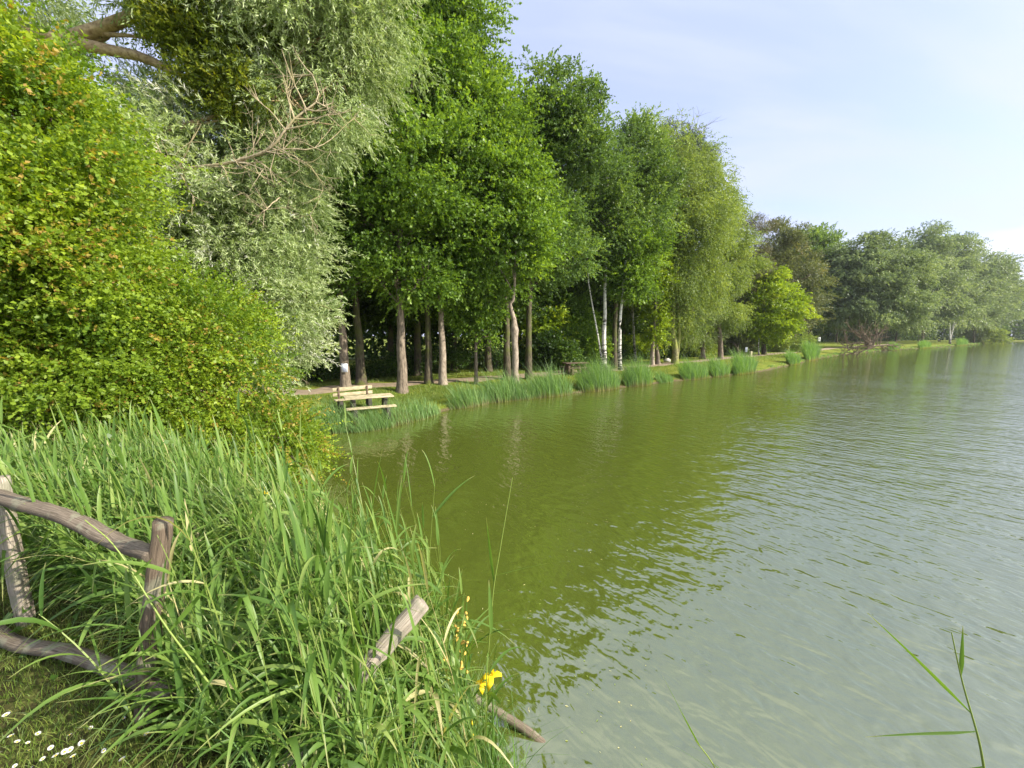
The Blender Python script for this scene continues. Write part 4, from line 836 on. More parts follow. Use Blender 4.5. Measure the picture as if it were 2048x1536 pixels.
# ------------------------------------------------------------------ tufts of sedge and reed along the bank
TU = [(618, 850, 130, 45, 'grassy tuft at the waterline under the branches left of the picnic bench'), (668, 838, 60, 38, 'narrow tuft right in front of the bench end'), (735, 835, 90, 42, 'tuft covering the near legs of the picnic table'), (800, 828, 110, 45, 'wide reed tuft below the right end of the picnic table'), (848, 822, 40, 30, 'small thin tuft ending the reeds below the table'),
      (940, 806, 70, 48, 'first tuft right of the bare mud gap'), (1008, 798, 85, 50, 'tuft in front of the knobbly trunk'), (1050, 790, 50, 36, 'low tuft between two larger ones right of the knobbly trunk'), (1102, 785, 95, 50, 'tuft with yellowish stems in front of the shaded picnic table'), (1200, 774, 95, 54, 'largest round tuft below the twin birch'), (1278, 765, 70, 48, 'tuft below the slender grey birch'),
      (1330, 760, 40, 18, 'low tuft beside the sunlit lawn'), (1390, 754, 75, 36, 'tuft below the weeping birch'), (1440, 748, 55, 34, 'tuft below the pollard willow'), (1492, 742, 80, 36, 'tuft right of the tall dark trunk'), (1588, 727, 50, 24, 'reed tuft with a dark right edge beyond the sandy gap'), (1625, 718, 75, 34, 'tall bright reed tuft before the path end'), (1790, 694, 60, 12, 'low green fringe behind the fallen branches'), (1850, 689, 70, 12, 'low green fringe under the first silvery trees'), (1925, 685.5, 80, 11, 'low green fringe near the headland tip')]
SHD = np.concatenate([np.linspace(SHA[q], SHA[q + 1], 60) for q in range(10, 27)])
for k, (px, py, wpx, hpx, lb) in enumerate(TU):
    w_ = W(px, py, 0.0)
    pxs = 1024 + F * SHD[:, 0] / (SHD[:, 1] * math.cos(PITCH) + CZ * math.sin(PITCH)); w_[:2] = SHD[int(np.argmin(np.abs(pxs - px)))]; dep = w_[1] * .99; ppm = F / dep
    rx = 1.02 * wpx / ppm / 2; hh = hpx / ppm; t = thing('reed_tuft', lb, 'reed tuft', (w_[0], w_[1] + .15 * rx, 0.0), 'reed tufts along the water edge')
    rng = np.random.default_rng(300 + k); N = int(np.clip(650 * rx * hh * 1.3, 600, 3000))
    q = np.sqrt(rng.random(N)); a = rng.random(N) * 2 * np.pi
    # follow the shore direction
    i_ = int(np.argmin(np.hypot(SHA[:, 0] - w_[0], SHA[:, 1] - w_[1]))); tv = SHA[min(i_ + 1, len(SHA) - 1)] - SHA[i_ - 1]; tv = tv / np.linalg.norm(tv)
    tl = rx / max(.45, abs(tv[0])); 
    px_ = w_[0] + (q * np.cos(a)) * tl * tv[0] + (q * np.sin(a)) * .45 * -tv[1]; py_ = w_[1] + .12 + (q * np.cos(a)) * tl * tv[1] + (q * np.sin(a)) * .45 * tv[0]
    zz = np.maximum(height(px_, py_), -.08) - .02
    wfac = np.interp(dep, [12, 30, 60, 120], [.02, .038, .07, .13])
    prof = 1 - .45 * np.abs(q * np.cos(a)) ** 2.5
    splay = np.column_stack([np.cos(a) * q * .35 * tv[0] - .2, np.cos(a) * q * .35 * tv[1] - .05 + 0 * a]) + rng.normal(size=(N, 2)) * .17
    bl = blades(np.column_stack([px_, py_, zz]), 1.2 * hh * prof * rng.uniform(.5, 1.15, N) * (1 + .22 * np.sin(px_ * 6 + k) * np.sin(px_ * 2.3 + py_ * 3)), wfac * rng.uniform(.5, 1.1, N), splay, rng.uniform(0, .45, N), rng, np.clip(rng.normal(size=N) * .22 + .45, 0, 1), K=6)
    v, f, at = join([bl]); mesh('blades', v, f, M_tuss, t, at)

# ragged low fringe that joins the tufts
rng = np.random.default_rng(411); N = 15000
k = (len(SHD) * rng.random(N)).astype(int); tn_ = norm(np.gradient(SHD, axis=0)); nl_ = np.stack([-tn_[:, 1], tn_[:, 0]], -1)
seglen = np.linalg.norm(np.gradient(SHD, axis=0), axis=1); pr = np.minimum(seglen, .12); k = rng.choice(len(SHD), N, p=pr / pr.sum())
P = SHD[k] + nl_[k] * rng.uniform(-.08, .55, N)[:, None] + tn_[k] * (rng.random(N) * seglen[k])[:, None]
dens = .5 + .5 * np.sin(P[:, 0] * 1.9 + 1.1 * np.sin(P[:, 0] * .7)) ; keep = (rng.random(N) < .25 + .75 * dens) & ~((P[:, 1] > 13) & (P[:, 1] < 15.6) & (P[:, 0] > -3.1) & (P[:, 0] < -1.9)); P = P[keep]; dens = dens[keep]; N = len(P)
scl = np.interp(P[:, 1], [12, 30, 60, 120], [1, 1.2, 1.5, 2.2])
bl = blades(np.column_stack([P, np.maximum(height(P[:, 0], P[:, 1]), -.05) - .02]), (.06 + .17 * dens * rng.random(N)) * scl, np.interp(P[:, 1], [12, 30, 60, 120], [.018, .034, .07, .14]) * rng.uniform(.5, 1.2, N), np.column_stack([rng.normal(size=N) * .3 - .12, rng.normal(size=N) * .25]), rng.uniform(0, .5, N), rng, np.clip(rng.normal(size=N) * .25 + .5, 0, 1), K=5)
v, f, at = join([bl]); tag(mesh('reed_fringe', v, f, M_tuss, None, at), kind='stuff')

# ------------------------------------------------------------------ rustic fence
def wood_mat(name, dark, light, grain=(3, 3, 40), rough=.85):
    m, n, l = new_mat(name)
    at = n.new('ShaderNodeAttribute'); at.attribute_name = 'gl'; at2 = n.new('ShaderNodeAttribute'); at2.attribute_name = 'ga'
    cb = n.new('ShaderNodeCombineXYZ')
    def mul(o, k):
        q = n.new('ShaderNodeMath'); q.operation = 'MULTIPLY'; q.inputs[1].default_value = k; l.new(o, q.inputs[0]); return q.outputs[0]
    sn = n.new('ShaderNodeMath'); sn.operation = 'SINE'; l.new(at2.outputs['Fac'], sn.inputs[0]); cs = n.new('ShaderNodeMath'); cs.operation = 'COSINE'; l.new(at2.outputs['Fac'], cs.inputs[0])
    l.new(mul(sn.outputs[0], 7), cb.inputs[0]); l.new(mul(cs.outputs[0], 7), cb.inputs[1]); l.new(mul(at.outputs['Fac'], 3.2), cb.inputs[2])
    nz = n.new('ShaderNodeTexNoise'); nz.inputs['Scale'].default_value = 1.5; nz.inputs['Detail'].default_value = 8; nz.inputs['Roughness'].default_value = .7; l.new(cb.outputs[0], nz.inputs['Vector'])
    r = ramp(n, [(.33, dark), (.5, tuple((a + b) / 2 for a, b in zip(dark, light))), (.66, light)]); l.new(nz.outputs['Fac'], r.inputs[0])
    tcn = n.new('ShaderNodeTexCoord'); nl_ = n.new('ShaderNodeTexNoise'); nl_.inputs['Scale'].default_value = 9; nl_.inputs['Detail'].default_value = 6; l.new(tcn.outputs['Object'], nl_.inputs['Vector'])
    rl = ramp(n, [(.54, (0, 0, 0)), (.60, (.8, .8, .8))]); l.new(nl_.outputs['Fac'], rl.inputs[0])
    ml = n.new('ShaderNodeMix'); ml.data_type = 'RGBA'; l.new(rl.outputs[0], ml.inputs['Factor']); l.new(r.outputs[0], ml.inputs['A']); ml.inputs['B'].default_value = (.27, .26, .19, 1)
    rc = ramp(n, [(.34, (.12, .12, .12)), (.37, (1, 1, 1))]); l.new(nz.outputs['Fac'], rc.inputs[0])
    mc = n.new('ShaderNodeMix'); mc.data_type = 'RGBA'; mc.blend_type = 'MULTIPLY'; mc.inputs['Factor'].default_value = 1; l.new(ml.outputs['Result'], mc.inputs['A']); l.new(rc.outputs[0], mc.inputs['B'])
    p = n.new('ShaderNodeBsdfPrincipled'); p.inputs['Roughness'].default_value = rough; p.inputs['Specular IOR Level'].default_value = .15; l.new(mc.outputs['Result'], p.inputs['Base Color'])
    b = n.new('ShaderNodeBump'); b.inputs['Distance'].default_value = .008; l.new(nz.outputs['Fac'], b.inputs['Height']); l.new(b.outputs[0], p.inputs['Normal'])
    o = n.new('ShaderNodeOutputMaterial'); l.new(p.outputs[0], o.inputs['Surface']); return m
M_wood = wood_mat('weathered fence wood', (0.07, 0.055, 0.042), (0.30, 0.245, 0.19))
M_woodp = wood_mat('bleached wood', (0.17, 0.14, 0.11), (0.55, 0.48, 0.40))
M_woodr = wood_mat('brown post wood', (0.06, 0.045, 0.034), (0.25, 0.19, 0.14))
def pole(name, pts, r0, r1, mat, parent, seed, sides=14, k=26, rough=.05, flat=1.0):
    rng = np.random.default_rng(seed); P = spline(pts, k); P = wiggle(P, r0 * .04, rng)
    s = np.linspace(0, 1, k); rad = r0 + (r1 - r0) * s
    t = norm(np.gradient(P, axis=0)); ref = np.array([0, 0, 1.]) if abs(t[:, 2].mean()) < .8 else np.array([1., 0, 0])
    a = norm(np.cross(t, ref)); b = np.cross(t, a); ang = np.linspace(0, 2 * np.pi, sides, endpoint=False)
    prof = 1 + rough * rng.normal(size=sides)                     # facets that run the whole length
    ring = rad[:, None] * prof[None, :] * (1 + rough * .5 * rng.normal(size=(k, sides)))
    V = P[:, None, :] + ring[..., None] * (np.cos(ang)[None, :, None] * a[:, None, :] + flat * np.sin(ang)[None, :, None] * b[:, None, :])
    i = np.arange(k - 1)[:, None] * sides; j = np.arange(sides)[None, :]; jn = (j + 1) % sides
    f = np.stack([i + j, i + jn, i + sides + jn, i + sides + j], -1).reshape(-1, 4)
    V = V.reshape(-1, 3); gl = np.repeat(s * np.linalg.norm(np.diff(P, axis=0), axis=1).sum(), sides); ga = np.tile(ang, k)
    caps = []
    for row, cen in ((0, P[0] - t[0] * r0 * .12), (k - 1, P[-1] + t[-1] * r1 * .15)):
        ci = len(V); V = np.vstack([V, cen]); gl = np.r_[gl, 0]; ga = np.r_[ga, 0]
        for q in range(0, sides, 2): caps.append([ci, row * sides + q, row * sides + (q + 1) % sides, row * sides + (q + 2) % sides])
    f = np.concatenate([f, np.array(caps)])
    return mesh(name, V, f, mat, parent, {'gl': gl, 'ga': ga})
fr = D(300, 1470, 1.45); fb = (-1.60, 1.46, hz(-1.6, 1.46))
t = thing('rustic_fence', 'weathered round-pole fence with two rails in front of the reeds, lower left', 'fence', fb)
pole('post', [(-1.60, 1.46, fb[2] - .15), D(302, 1250, 1.47), D(326, 1040, 1.49)], .038, .033, M_woodr, t, 1)
pole('post', [(-2.83, 2.06, hz(-2.83, 2.06) - .15), (-2.86, 2.07, 1.8), D(-4, 955, 2.08)], .038, .042, M_woodp, t, 2)
pole('post', [(-4.2, 2.7, hz(-4.2, 2.7) - .15), (-4.2, 2.7, 2.35)], .06, .055, M_wood, t, 3)
pole('rail', [(-4.3, 2.72, 2.2), D(-8, 990, 2.02), D(120, 1030, 1.78), D(235, 1085, 1.62), D(312, 1110, 1.47)], .039, .035, M_wood, t, 4, k=40, flat=.8)
pole('rail', [(-4.3, 2.70, 1.55), D(-8, 1262, 1.98), D(150, 1308, 1.70), D(342, 1385, 1.42)], .038, .036, M_wood, t, 5, k=40, flat=.8)
p0 = D(575, 1530, 1.38); t = thing('leaning_post', 'bleached broken fence pole tilting up out of the reeds towards the lake', 'post', p0)
pole('pole', [p0, D(710, 1362, 1.56), D(846, 1203, 1.78)], .042, .050, M_woodp, t, 6, k=30, flat=.85)
p0 = D(955, 1402, 2.5); t = thing('sunken_log', 'grey log slanting into the green water beside the yellow iris', 'log', D(1040, 1450, 2.42))
lg = [W(950, 1396, .16), W(1010, 1432, .07), W(1060, 1466, .01), W(1115, 1515, -.07)]
pole('log_body', lg, .028, .034, M_wood, t, 7, k=24)

# ------------------------------------------------------------------ picnic furniture
def box(c, s, ux, uy, bev=0.006):
    """oriented box verts/faces with bevelled-looking chamfer is done by modifier; c centre, s size, ux/uy axes"""
    ux = norm(np.array(ux, float)); uy = norm(np.array(uy, float)); uz = np.cross(ux, uy)
    v = np.array([np.array(c) + ux * s[0] / 2 * a + uy * s[1] / 2 * b + uz * s[2] / 2 * d for a in (-1, 1) for b in (-1, 1) for d in (-1, 1)])
    f = np.array([[0, 1, 3, 2], [4, 6, 7, 5], [0, 4, 5, 1], [2, 3, 7, 6], [0, 2, 6, 4], [1, 5, 7, 3]]); return v, f
def boxes(name, lst, mat, parent, bevel=.006):
    V, Fc, o = [], [], 0
    for b_ in lst:
        v, f = box(*b_); V.append(v); Fc.append(f + o); o += 8
    ob = mesh(name, np.concatenate(V), np.concatenate(Fc), mat, parent, smooth=False)
    m_ = ob.modifiers.new('bevel', 'BEVEL'); m_.width = bevel; m_.segments = 2; return ob
M_plank = bark_mat('sun bleached planks', (0.26, 0.22, 0.14), (0.52, 0.45, 0.30), sc=(3, 3, 20), bump=.003)
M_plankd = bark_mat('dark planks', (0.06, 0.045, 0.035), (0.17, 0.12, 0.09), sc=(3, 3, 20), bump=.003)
M_conc = plain_mat('dark concrete', (0.055, 0.05, 0.042), .9, .3, 9, .01)
def picnic(label, c, u, L, mat_top, mat_leg, backrest, group=None):
    """c ground centre, u long axis (2d)"""
    u = norm(np.array([u[0], u[1], 0.])); w = np.array([-u[1], u[0], 0.]); g = hz(c[0], c[1]); o = np.array([c[0], c[1], g])
    t = thing('picnic_table', label, 'picnic table', o, group)
    Z_ = np.array([0, 0, 1.])
    for k in range(4): boxes('tabletop_plank', [(o + w * (k - 1.5) * .185 + Z_ * .73, (L, .17, .045), u, w)], mat_top, t)
    for sx in (-1, 1):
        boxes('leg', [(o + u * sx * L * .33 + Z_ * .345, (.14, .42, .72), u, w), (o + u * sx * L * .33 + Z_ * .675, (.12, .66, .06), u, w)], mat_leg, t, .01)
    for s_ in (-1, 1):
        if backrest and s_ == 1: continue
        cc_ = o + w * s_ * .60
        boxes('seat', [(cc_ + w * dd + Z_ * .44, (L, .13, .045), u, w) for dd in (-.075, .075)], mat_top, t)
        for sx in (-1, 1): boxes('seat_support', [(cc_ + u * sx * L * .33 + Z_ * .2, (.13, .26, .42), u, w)], mat_leg, t, .01)
    return t, o, u, w
def bench(label, c, u, L, side):
    u = norm(np.array([u[0], u[1], 0.])); w = np.array([-u[1], u[0], 0.]) * side; g = hz(c[0], c[1]); o = np.array([c[0], c[1], g]); Z_ = np.array([0, 0, 1.])
    t = thing('park_bench', label, 'bench', o)
    for dd in (-.16, -.01): boxes('seat', [(o + w * dd + Z_ * .44, (L, .135, .045), u, w)], M_plank, t)
    boxes('backrest', [(o + w * .17 + Z_ * .80, (L, .035, .13), u, norm(w + Z_ * 0)), ], M_plank, t)
    boxes('backrest', [(o + w * .15 + Z_ * .60, (L, .035, .12), u, w)], M_plank, t)
    for sx in (-1, 1):
        boxes('leg', [(o + u * sx * L * .36 - w * .02 + Z_ * .205, (.14, .36, .42), u, w)], M_conc, t, .01)
        boxes('support', [(o + u * sx * L * .36 + w * .125 + Z_ * .64, (.06, .05, .44), u, w)], M_plankd, t)
    return t
a = D(670, 792, 13.8); c2 = D(745, 785, 14.6); ud = (c2 - a)[:2]
bench('pale wooden bench with a two-plank backrest facing the lake beside the picnic table', (a + c2)[:2] / 2, ud, 1.42, 1)
a = D(692, 799, 13.1); c2 = D(781, 789, 13.8)
picnic('sunlit picnic table on dark block legs by the water edge', (a + c2)[:2] / 2, (c2 - a)[:2], 1.6, M_plank, M_conc, True)
c_ = W(1151, 746, .58)
picnic('dark picnic table in the shade behind the reed tufts', c_[:2], (1, .32), 1.7, M_plankd, M_plankd, False)

# notice sheet pinned to the first tree
b = base_at(692, 777); c = D(688, 736, b[1] - .30)
t = thing('notice_sheet', 'white paper sheet pinned on the trunk behind the bench', 'notice', c)
s_ = np.linspace(-1, 1, 7); Vn = np.array([[c[0] + .145 * x, c[1] + .05 * x * x, c[2] + z] for z in (-.205, .205) for x in s_]); Vn = np.vstack([Vn, Vn + [0, .004, 0]])
Fn = [[i, i + 1, i + 8, i + 7] for i in range(6)] + [[i + 15, i + 14, i + 21, i + 22] for i in range(6)] + [[i + 1, i, i + 14, i + 15] for i in range(6)] + [[i + 7, i + 8, i + 22, i + 21] for i in range(6)] + [[0, 7, 21, 14], [13, 6, 20, 27]]
mesh('paper', Vn, Fn, plain_mat('white paper', (.68, .70, .76), .5, .04, 3), t, smooth=False)
boxes('printed_panel', [((c[0] + .035, c[1] - .004, c[2] - .09), (.17, .003, .16), (1, 0, 0), (0, 1, 0))], plain_mat('blue-grey print', (.36, .38, .50), .5, .1, 20), t, .0005)
# far signs, bollard, stone
def post_sign(name, label, px, py, z, hpost, bw_, bh, col, cat='sign'):
    g = W(px, py, z); g[2] = hz(g[0], g[1]); t = thing(name, label, cat, g)
    boxes('post', [((g[0], g[1], g[2] + hpost / 2), (.07, .07, hpost), (1, 0, 0), (0, 1, 0))], M_plankd, t)
    boxes('board', [((g[0], g[1] - .055, g[2] + hpost - bh / 2), (bw_, .03, bh), (1, 0, 0), (0, 1, 0))], plain_mat(name + ' board', col, .5, .05, 3), t)
    boxes('printed_panel', [((g[0], g[1] - .075, g[2] + hpost - bh * .5), (bw_ * .4, .006, bh * .55), (1, 0, 0), (0, 1, 0))], plain_mat(name + ' print', (.2, .23, .27), .5, .1, 6), t, .001)
    return t
post_sign('notice_board', 'small white notice board at the dark edge of the wood behind the bright reeds', 1637, 690, .62, 2.0, .62, 1.0, (.75, .77, .8))
post_sign('path_sign', 'small grey-blue sign left of the pale bollard', 1491, 712, .62, 1.1, .26, .55, (.38, .42, .5))
g = W(1501, 712, .62); g[2] = hz(g[0], g[1]); t = thing('bollard', 'pale yellow wooden bollard at the path edge', 'bollard', g)
pole('post', [(g[0], g[1], g[2] - .1), (g[0] + .02, g[1], g[2] + .62)], .17, .15, wood_mat('pale post', (.45, .42, .25), (.62, .58, .38)), t, 9, k=8)
g = W(1334, 723, .58); g[2] = hz(g[0], g[1]); t = thing('pale_stone', 'pale flat stone lying on the lawn behind the weeping birch', 'stone', g)
bm_v = []; rng = np.random.default_rng(4); th = np.linspace(0, np.pi, 9); ph = np.linspace(0, 2 * np.pi, 14, endpoint=False)
Vs = np.array([[np.sin(a_) * np.cos(p_) * .34, np.sin(a_) * np.sin(p_) * .24, .17 + np.cos(a_) * .19] for a_ in th for p_ in ph]) * (1 + .07 * rng.normal(size=(9 * 14, 1))) + g
i = np.arange(8)[:, None] * 14; j = np.arange(14)[None, :]; jn = (j + 1) % 14
mesh('boulder', Vs, np.stack([i + j, i + 14 + j, i + 14 + jn, i + jn], -1).reshape(-1, 4), plain_mat('pale stone', (.62, .6, .56), .8, .15, 6, .02), t)

# fallen dead tree at the far bank
rng = np.random.default_rng(12)
def dead_tree(name, label, pts, Y, r0, seed, nsub, ln):
    rng = np.random.default_rng(seed); paths = []
    for p in pts: paths += deadwood([(x, y, 0) for x, y in p], Y, rng, r0, nsub, ln)
    b = W(pts[0][0][0], 705, .3); t = thing(name, label, 'dead tree', D(pts[0][0][0], pts[0][0][1], Y)); v, f = tubes(paths, 5); mesh('branches', v, f, M_deadd, t); return t
dead_tree('fallen_tree', 'tangle of bare dark branches collapsed from the bank into the lake under the willow', [[(1745, 690), (1722, 692), (1697, 701), (1679, 714)], [(1740, 690), (1720, 672), (1705, 662)], [(1745, 692), (1722, 685), (1700, 688), (1690, 680)], [(1738, 690), (1736, 678), (1728, 664)], [(1745, 692), (1752, 676), (1758, 668)], [(1745, 695), (1715, 704), (1700, 706)], [(1735, 695), (1770, 690), (1800, 694)]], 60.5, .13, 12, 13, 1.7)
# bare twigs at the skyline
def bare_tree(label, px, py, z, stems, Y, seed):
    rng = np.random.default_rng(seed); g = D(px, py, Y); g[2] = hz(g[0], g[1]); t = thing('bare_tree', label, 'tree', g, None); paths = []
    for s in stems: paths += deadwood([(x, y, 0) for x, y in s], Y, rng, .06, 9, 2.4)
    P = spline([g, D(stems[0][0][0], stems[0][0][1], Y)], 8); paths.append((P, np.linspace(.22, .09, 8)))
    v, f = tubes(paths, 5); mesh('branches', v, f, M_deadd, t)
bare_tree('leafless tree whose bare twigs stand above the birch skyline', 1385, 700, .6, [[(1385, 380), (1388, 310), (1392, 250)], [(1385, 380), (1372, 300), (1362, 240)], [(1386, 360), (1400, 310), (1402, 265)]], 50, 61)
bare_tree('leafless brown tree beside the half bare tree, twigs over the lime green crown', 1575, 690, .6, [[(1570, 560), (1560, 500), (1545, 440)], [(1570, 560), (1585, 500), (1600, 470)], [(1570, 580), (1605, 560), (1625, 540)]], 70, 62)

# ------------------------------------------------------------------ irises
M_yel = plain_mat('iris petals', (.80, .56, .01), .5, .12, 30)
M_with = plain_mat('withered iris', (.55, .36, .07), .7, .3, 60)
def iris(label, foot, head, state, seed, size=.055):
    rng = np.random.default_rng(seed); foot = np.array(foot); head = np.array(head); t = thing('yellow_iris', label, 'flower', foot)
    P = spline([foot, (foot + head) / 2 + [0.01, .01, 0], head], 12); v, f = tubes([(P, np.linspace(.0055, .0035, 12))], 6)
    mesh('stem', v, f, M_iris, t, {'tint': np.full(len(v), .8)})
    if state == 'open':
        for k in range(3):
            a = k * 2.094 + rng.uniform(0, 1); d = np.array([np.cos(a), np.sin(a), 0]); q = np.linspace(0, 1, 9)
            C = head + d[None] * (size * np.sin(q * 1.9))[:, None] + np.array([0, 0, 1.])[None] * (size * (.55 * q - 1.35 * q ** 2.4))[:, None]
            wd = size * .75 * np.clip(np.sin(np.pi * (.12 + .86 * q)), .1, 1)
            v, f, _, _ = ribbon(C[None], np.array([-d[1], d[0], 0])[None, None], wd[None], np.array([.5]), fold=-.18); mesh('petal', v, f, M_yel, t)
            a += 1.05; d = np.array([np.cos(a), np.sin(a), 0]); C = head + d[None] * (size * .3 * q)[:, None] + np.array([0, 0, 1.])[None] * (size * .75 * q)[:, None]
            v, f, _, _ = ribbon(C[None], np.array([-d[1], d[0], 0])[None, None], (size * .28 * np.sin(np.pi * (.1 + .85 * q)))[None], np.array([.5]), fold=.2); mesh('petal', v, f, M_yel, t)
    else:
        ps = []
        for k in range(9):
            s = P[-1] + (P[-3] - P[-1]) * rng.random() * (1 + k * .2); d = norm(rng.normal(size=3) + [0, 0, .3]) * size * .45
            ps.append((spline([s, s + d * .6 + [0, 0, .004], s + d + rng.normal(size=3) * .006], 6), np.array([.003, .006, .007, .006, .005, .002]) * size / .05))
        v, f = tubes(ps, 6); mesh('withered_bloom', v, f, M_with if state == 'dry' else M_yel, t)
    # sword leaves
    N = 4; base = np.repeat(foot[None], N, 0) + rng.normal(size=(N, 3)) * [.03, .03, 0]; Hh = (head[2] - foot[2]) * rng.uniform(.7, 1.15, N)
    bl = blades(base, Hh, rng.uniform(.014, .024, N), rng.normal(size=(N, 2)) * .13, rng.uniform(0, .2, N), rng, rng.random(N), K=9)
    v, f, at = join([bl]); mesh('leaf', v, f, M_iris, t, at)
def ft(x, y): return (x, y, max(hz(x, y), -.1) - .02)
h = D(985, 1352, 2.05); iris('fully open yellow iris, the largest bloom, above the sunken log', ft(h[0] - .03, h[1] + .06), h, 'open', 1, .062)
h = D(962, 1368, 2.1); iris('yellow iris bloom with one outstretched petal, just left of the largest bloom', ft(h[0], h[1] + .05), h, 'open', 2, .042)
h = D(526, 985, 3.3); iris('small yellow iris at the top edge of the reeds under the bush', ft(h[0], h[1]), h, 'open', 3, .065)
h = D(420, 1032, 2.9); iris('yellow iris half hidden among the reeds left of centre', ft(h[0], h[1]), h, 'open', 4, .05)
h = D(933, 1200, 2.2); iris('tallest withered yellow iris against the green water', ft(h[0] - .06, h[1]), h, 'dry', 5, .075)
h = D(913, 1222, 2.2); iris('withered iris just left of the tallest one', ft(h[0] - .08, h[1]), h, 'dry', 6, .06)
h = D(922, 1292, 2.15); iris('drooping faded iris pod below the withered pair', ft(h[0] - .05, h[1]), h, 'dry', 7, .06)
h = D(890, 1305, 2.1); iris('small faded iris left of the drooping pod', ft(h[0] - .02, h[1]), h, 'dry', 8, .06)
h = D(944, 1448, 2.05); iris('lowest iris bud near the bottom edge of the reeds', ft(h[0] - .02, h[1]), h, 'bud', 9, .05)
h = D(795, 1200, 2.3); iris('small yellow iris just left of the tilted pole end', ft(h[0], h[1]), h, 'bud', 10, .06)
# upright iris leaves at the water edge
rng = np.random.default_rng(19)
for k, (px, py, Y, tp, lb) in enumerate([(850, 1420, 2.25, 1.15, 'clump of upright sword leaves right of the tilted pole'), (905, 1400, 2.2, .95, 'clump of sword leaves among the withered irises'), (940, 1470, 2.1, .75, 'low clump of arching leaves by the sunken log')]):
    c = D(px, py, Y); g = ft(c[0], c[1]); t = thing('iris_leaves', lb, 'plant', g); N = 26
    base = np.array(g)[None] + rng.normal(size=(N, 3)) * [.09, .07, 0]
    bl = blades(base, (tp - g[2] + .0) * rng.uniform(.6, 1.15, N), rng.uniform(.014, .026, N), rng.normal(size=(N, 2)) * .16 + [.06, 0], rng.uniform(0, .3, N), rng, rng.random(N), K=10)
    v, f, at = join([bl]); mesh('leaf', v, f, M_iris, t, at)

# ------------------------------------------------------------------ daisies in the lawn
M_pet = plain_mat('daisy petals', (.66, .66, .64), .6, .05, 50); M_eye = plain_mat('daisy eye', (.75, .5, .03), .7, .15, 80)
rng = np.random.default_rng(31)
dz = [(10, 1425), (20, 1462), (55, 1500), (62, 1470), (90, 1505), (118, 1520), (148, 1496), (165, 1485), (150, 1530), (140, 1478), (235, 1445), (172, 1458), (88, 1521), (14, 1490), (300, 1475), (252, 1525), (42, 1484), (210, 1500), (104, 1493), (30, 1525), (75, 1533), (-10, 1500), (125, 1505)]
first = None
for k, (px, py) in enumerate(dz):
    w_ = W(px, py, 1.5); x, y = w_[0], w_[1]
    if first is None:
        t = thing('daisy', 'small white daisy open in the short grass below the fence', 'flower', (x, y, hz(x, y)), 'daisies in the grass'); first = t
        v, f = tubes([(np.array([[x, y, t.location.z - .01], [x + .003, y, t.location.z + .05]]), [.0008, .0008])], 5); mesh('stem', v, f, M_grass, t, {'tint': np.full(len(v), .5)})
        cz = np.array([x + .003, y, t.location.z + .052]); Vp, Fp = [], []
        for q in range(18):
            a = q / 18 * 6.283; d = np.array([np.cos(a), np.sin(a), 0]); s_ = np.array([-d[1], d[0], 0]); o = len(Vp)
            Vp += [cz + d * .003, cz + d * .009 + s_ * .0019 + [0, 0, .001], cz + d * .0135 + [0, 0, .0025], cz + d * .009 - s_ * .0019 + [0, 0, .001]]; Fp.append([o, o + 1, o + 2, o + 3])
        mesh('petals', Vp, Fp, M_pet, t)
        ph = np.linspace(0, 2 * np.pi, 10, endpoint=False); Vc = np.array([[cz[0] + .0052 * np.cos(p_) * c__, cz[1] + .0052 * np.sin(p_) * c__, cz[2] + zz_] for c__, zz_ in ((1, 0), (.8, .0018), (.05, .0027)) for p_ in ph])
        i = np.arange(2)[:, None] * 10; j = np.arange(10)[None, :]; jn = (j + 1) % 10; mesh('eye', Vc, np.stack([i + j, i + jn, i + 10 + jn, i + 10 + j], -1).reshape(-1, 4), M_eye, t)
    else:
        t = copy_tree(first); t.location = (x, y, hz(x, y)); s_ = rng.uniform(.5, .85); t.scale = (s_, s_, rng.uniform(.7, 1.15)); t.rotation_euler = (rng.uniform(-.5, .6), rng.uniform(-.5, .5), rng.uniform(0, 6))

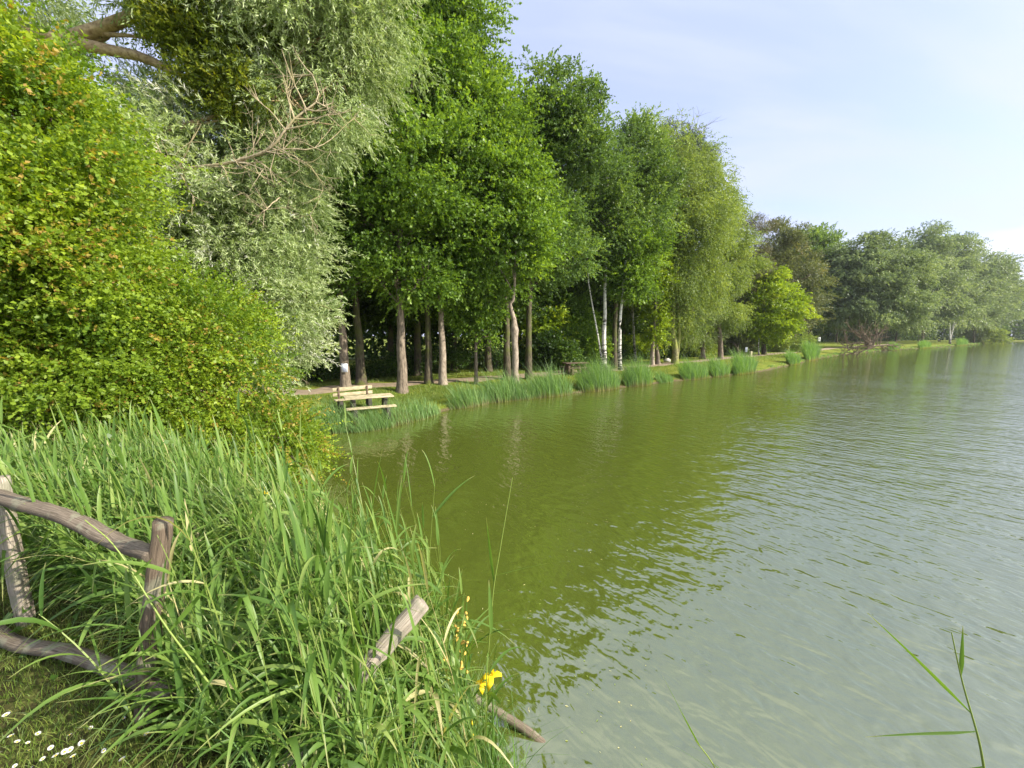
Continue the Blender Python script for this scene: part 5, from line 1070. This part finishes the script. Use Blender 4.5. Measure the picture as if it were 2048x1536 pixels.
# ------------------------------------------------------------------ two people under the far trees
M_skin = plain_mat('skin', (.45, .30, .22), .6, .05, 10)
def person(label, loc, shirt, seated, rz):
    g = (loc[0], loc[1], hz(loc[0], loc[1])); 
    hip = .47 if seated else .92
    J = {'pel': (0, 0, hip), 'wst': (0, 0, hip + .18), 'chs': (0, -.02, hip + .42), 'nck': (0, -.02, hip + .56), 'hd': (0, -.03, hip + .66), 'crn': (0, -.03, hip + .80)}
    E = [('pel', 'wst'), ('wst', 'chs'), ('chs', 'nck'), ('nck', 'hd'), ('hd', 'crn')]; rad = {'pel': .15, 'wst': .125, 'chs': .15, 'nck': .055, 'hd': .095, 'crn': .07}
    for s, n_ in ((-1, 'l'), (1, 'r')):
        J['sh' + n_] = (s * .19, -.02, hip + .50); J['el' + n_] = (s * .25, -.05, hip + .24); J['wr' + n_] = (s * .2, -.22, hip + .06); J['hn' + n_] = (s * .18, -.29, hip + .04)
        E += [('chs', 'sh' + n_), ('sh' + n_, 'el' + n_), ('el' + n_, 'wr' + n_), ('wr' + n_, 'hn' + n_)]; rad.update({'sh' + n_: .065, 'el' + n_: .045, 'wr' + n_: .032, 'hn' + n_: .035})
        if seated: J['kn' + n_] = (s * .12, -.45, .47); J['an' + n_] = (s * .12, -.46, .08); J['to' + n_] = (s * .12, -.62, .04)
        else: J['kn' + n_] = (s * .10, -.02, .48); J['an' + n_] = (s * .11, .02, .08); J['to' + n_] = (s * .12, -.14, .04)
        J['hp' + n_] = (s * .1, 0, hip - .03)
        E += [('pel', 'hp' + n_), ('hp' + n_, 'kn' + n_), ('kn' + n_, 'an' + n_), ('an' + n_, 'to' + n_)]; rad.update({'hp' + n_: .095, 'kn' + n_: .06, 'an' + n_: .042, 'to' + n_: .035})
    t = thing('person', label, 'person', g, None, rz)
    def skin(name, keys, mat, grow=0):
        ks = [k for k in J if k in keys]; me = bpy.data.meshes.new(name); me.from_pydata([J[k] for k in ks], [(ks.index(a), ks.index(b)) for a, b in E if a in ks and b in ks], []); me.materials.append(mat)
        o = bpy.data.objects.new(name, me); COL.objects.link(o); o.parent = t; sk = o.modifiers.new('skin', 'SKIN')
        for i_, k in enumerate(ks): me.skin_vertices[0].data[i_].radius = (rad[k] + grow, (rad[k] + grow) * .85)
        me.skin_vertices[0].data[ks.index('pel') if 'pel' in ks else 0].use_root = True
        o.modifiers.new('sub', 'SUBSURF').levels = 1
    skin('body', set(J), M_skin)
    skin('shirt', {'wst', 'chs', 'shl', 'shr', 'ell', 'elr', 'pel'}, shirt, .018)
    skin('trousers', {'pel', 'hpl', 'hpr', 'knl', 'knr', 'anl', 'anr'}, plain_mat('dark trousers', (.04, .045, .06), .8), .02)
    skin('hair', {'hd', 'crn'}, plain_mat('dark hair', (.03, .02, .015), .7), .012)
M_wsh = plain_mat('white shirt', (.8, .8, .8), .8, .03)
p = W(1841, 686, .45); person('person in a white top standing under the silvery trees of the far bank', (p[0], p[1]), M_wsh, False, .6)
p = W(1877, 684.5, .45); person('person in a white shirt sitting below a slim pale far trunk', (p[0], p[1]), M_wsh, True, .3)
s_ = thing('folding_stool', 'low reddish stool under the seated person on the far bank', 'stool', (p[0], p[1], hz(p[0], p[1])))
boxes('seat', [((p[0], p[1], hz(p[0], p[1]) + .35), (.4, .36, .05), (1, 0, 0), (0, 1, 0))], plain_mat('red canvas', (.35, .06, .04)), s_)
for a_, b_ in ((-1, -1), (-1, 1), (1, -1), (1, 1)): boxes('leg', [((p[0] + a_ * .16, p[1] + b_ * .14, hz(p[0], p[1]) + .16), (.03, .03, .34), (1, 0, 0), (0, 1, 0))], M_plankd, s_, .002)
# floating bits on the near water
rng = np.random.default_rng(44); P = np.array([W(x, y, .003)[:2] for x, y in zip(rng.uniform(880, 1300, 130), rng.uniform(950, 1530, 130))]); N = len(P); a = rng.random(N) * 6.28
v, f = quads_leaf(np.column_stack([P, np.full(N, .004)]), np.stack([np.cos(a), np.sin(a), 0 * a], -1), np.tile([0, 0, 1.], (N, 1)), rng.uniform(.008, .035, N), rng.uniform(.003, .012, N), curl=.02)
tag(mesh('floating_debris', v, f, M_stem, None, {'tint': np.repeat(rng.uniform(.7, 1, N), 4)}, smooth=False), kind='stuff')

# ------------------------------------------------------------------ haze
HD = 0.0002
mh, n, l = new_mat('haze'); pv = n.new('ShaderNodeVolumePrincipled'); pv.inputs['Color'].default_value = (.86, .90, 1.0, 1); pv.inputs['Density'].default_value = HD; pv.inputs['Anisotropy'].default_value = 0.3
o = n.new('ShaderNodeOutputMaterial'); l.new(pv.outputs[0], o.inputs['Volume'])
USE_HAZE = True
if USE_HAZE:
    v, f = box((270, 75, 24), (800, 560, 54), (1, 0, 0), (0, 1, 0)); hb = tag(mesh('haze', v, f, mh, None, smooth=False), kind='stuff')
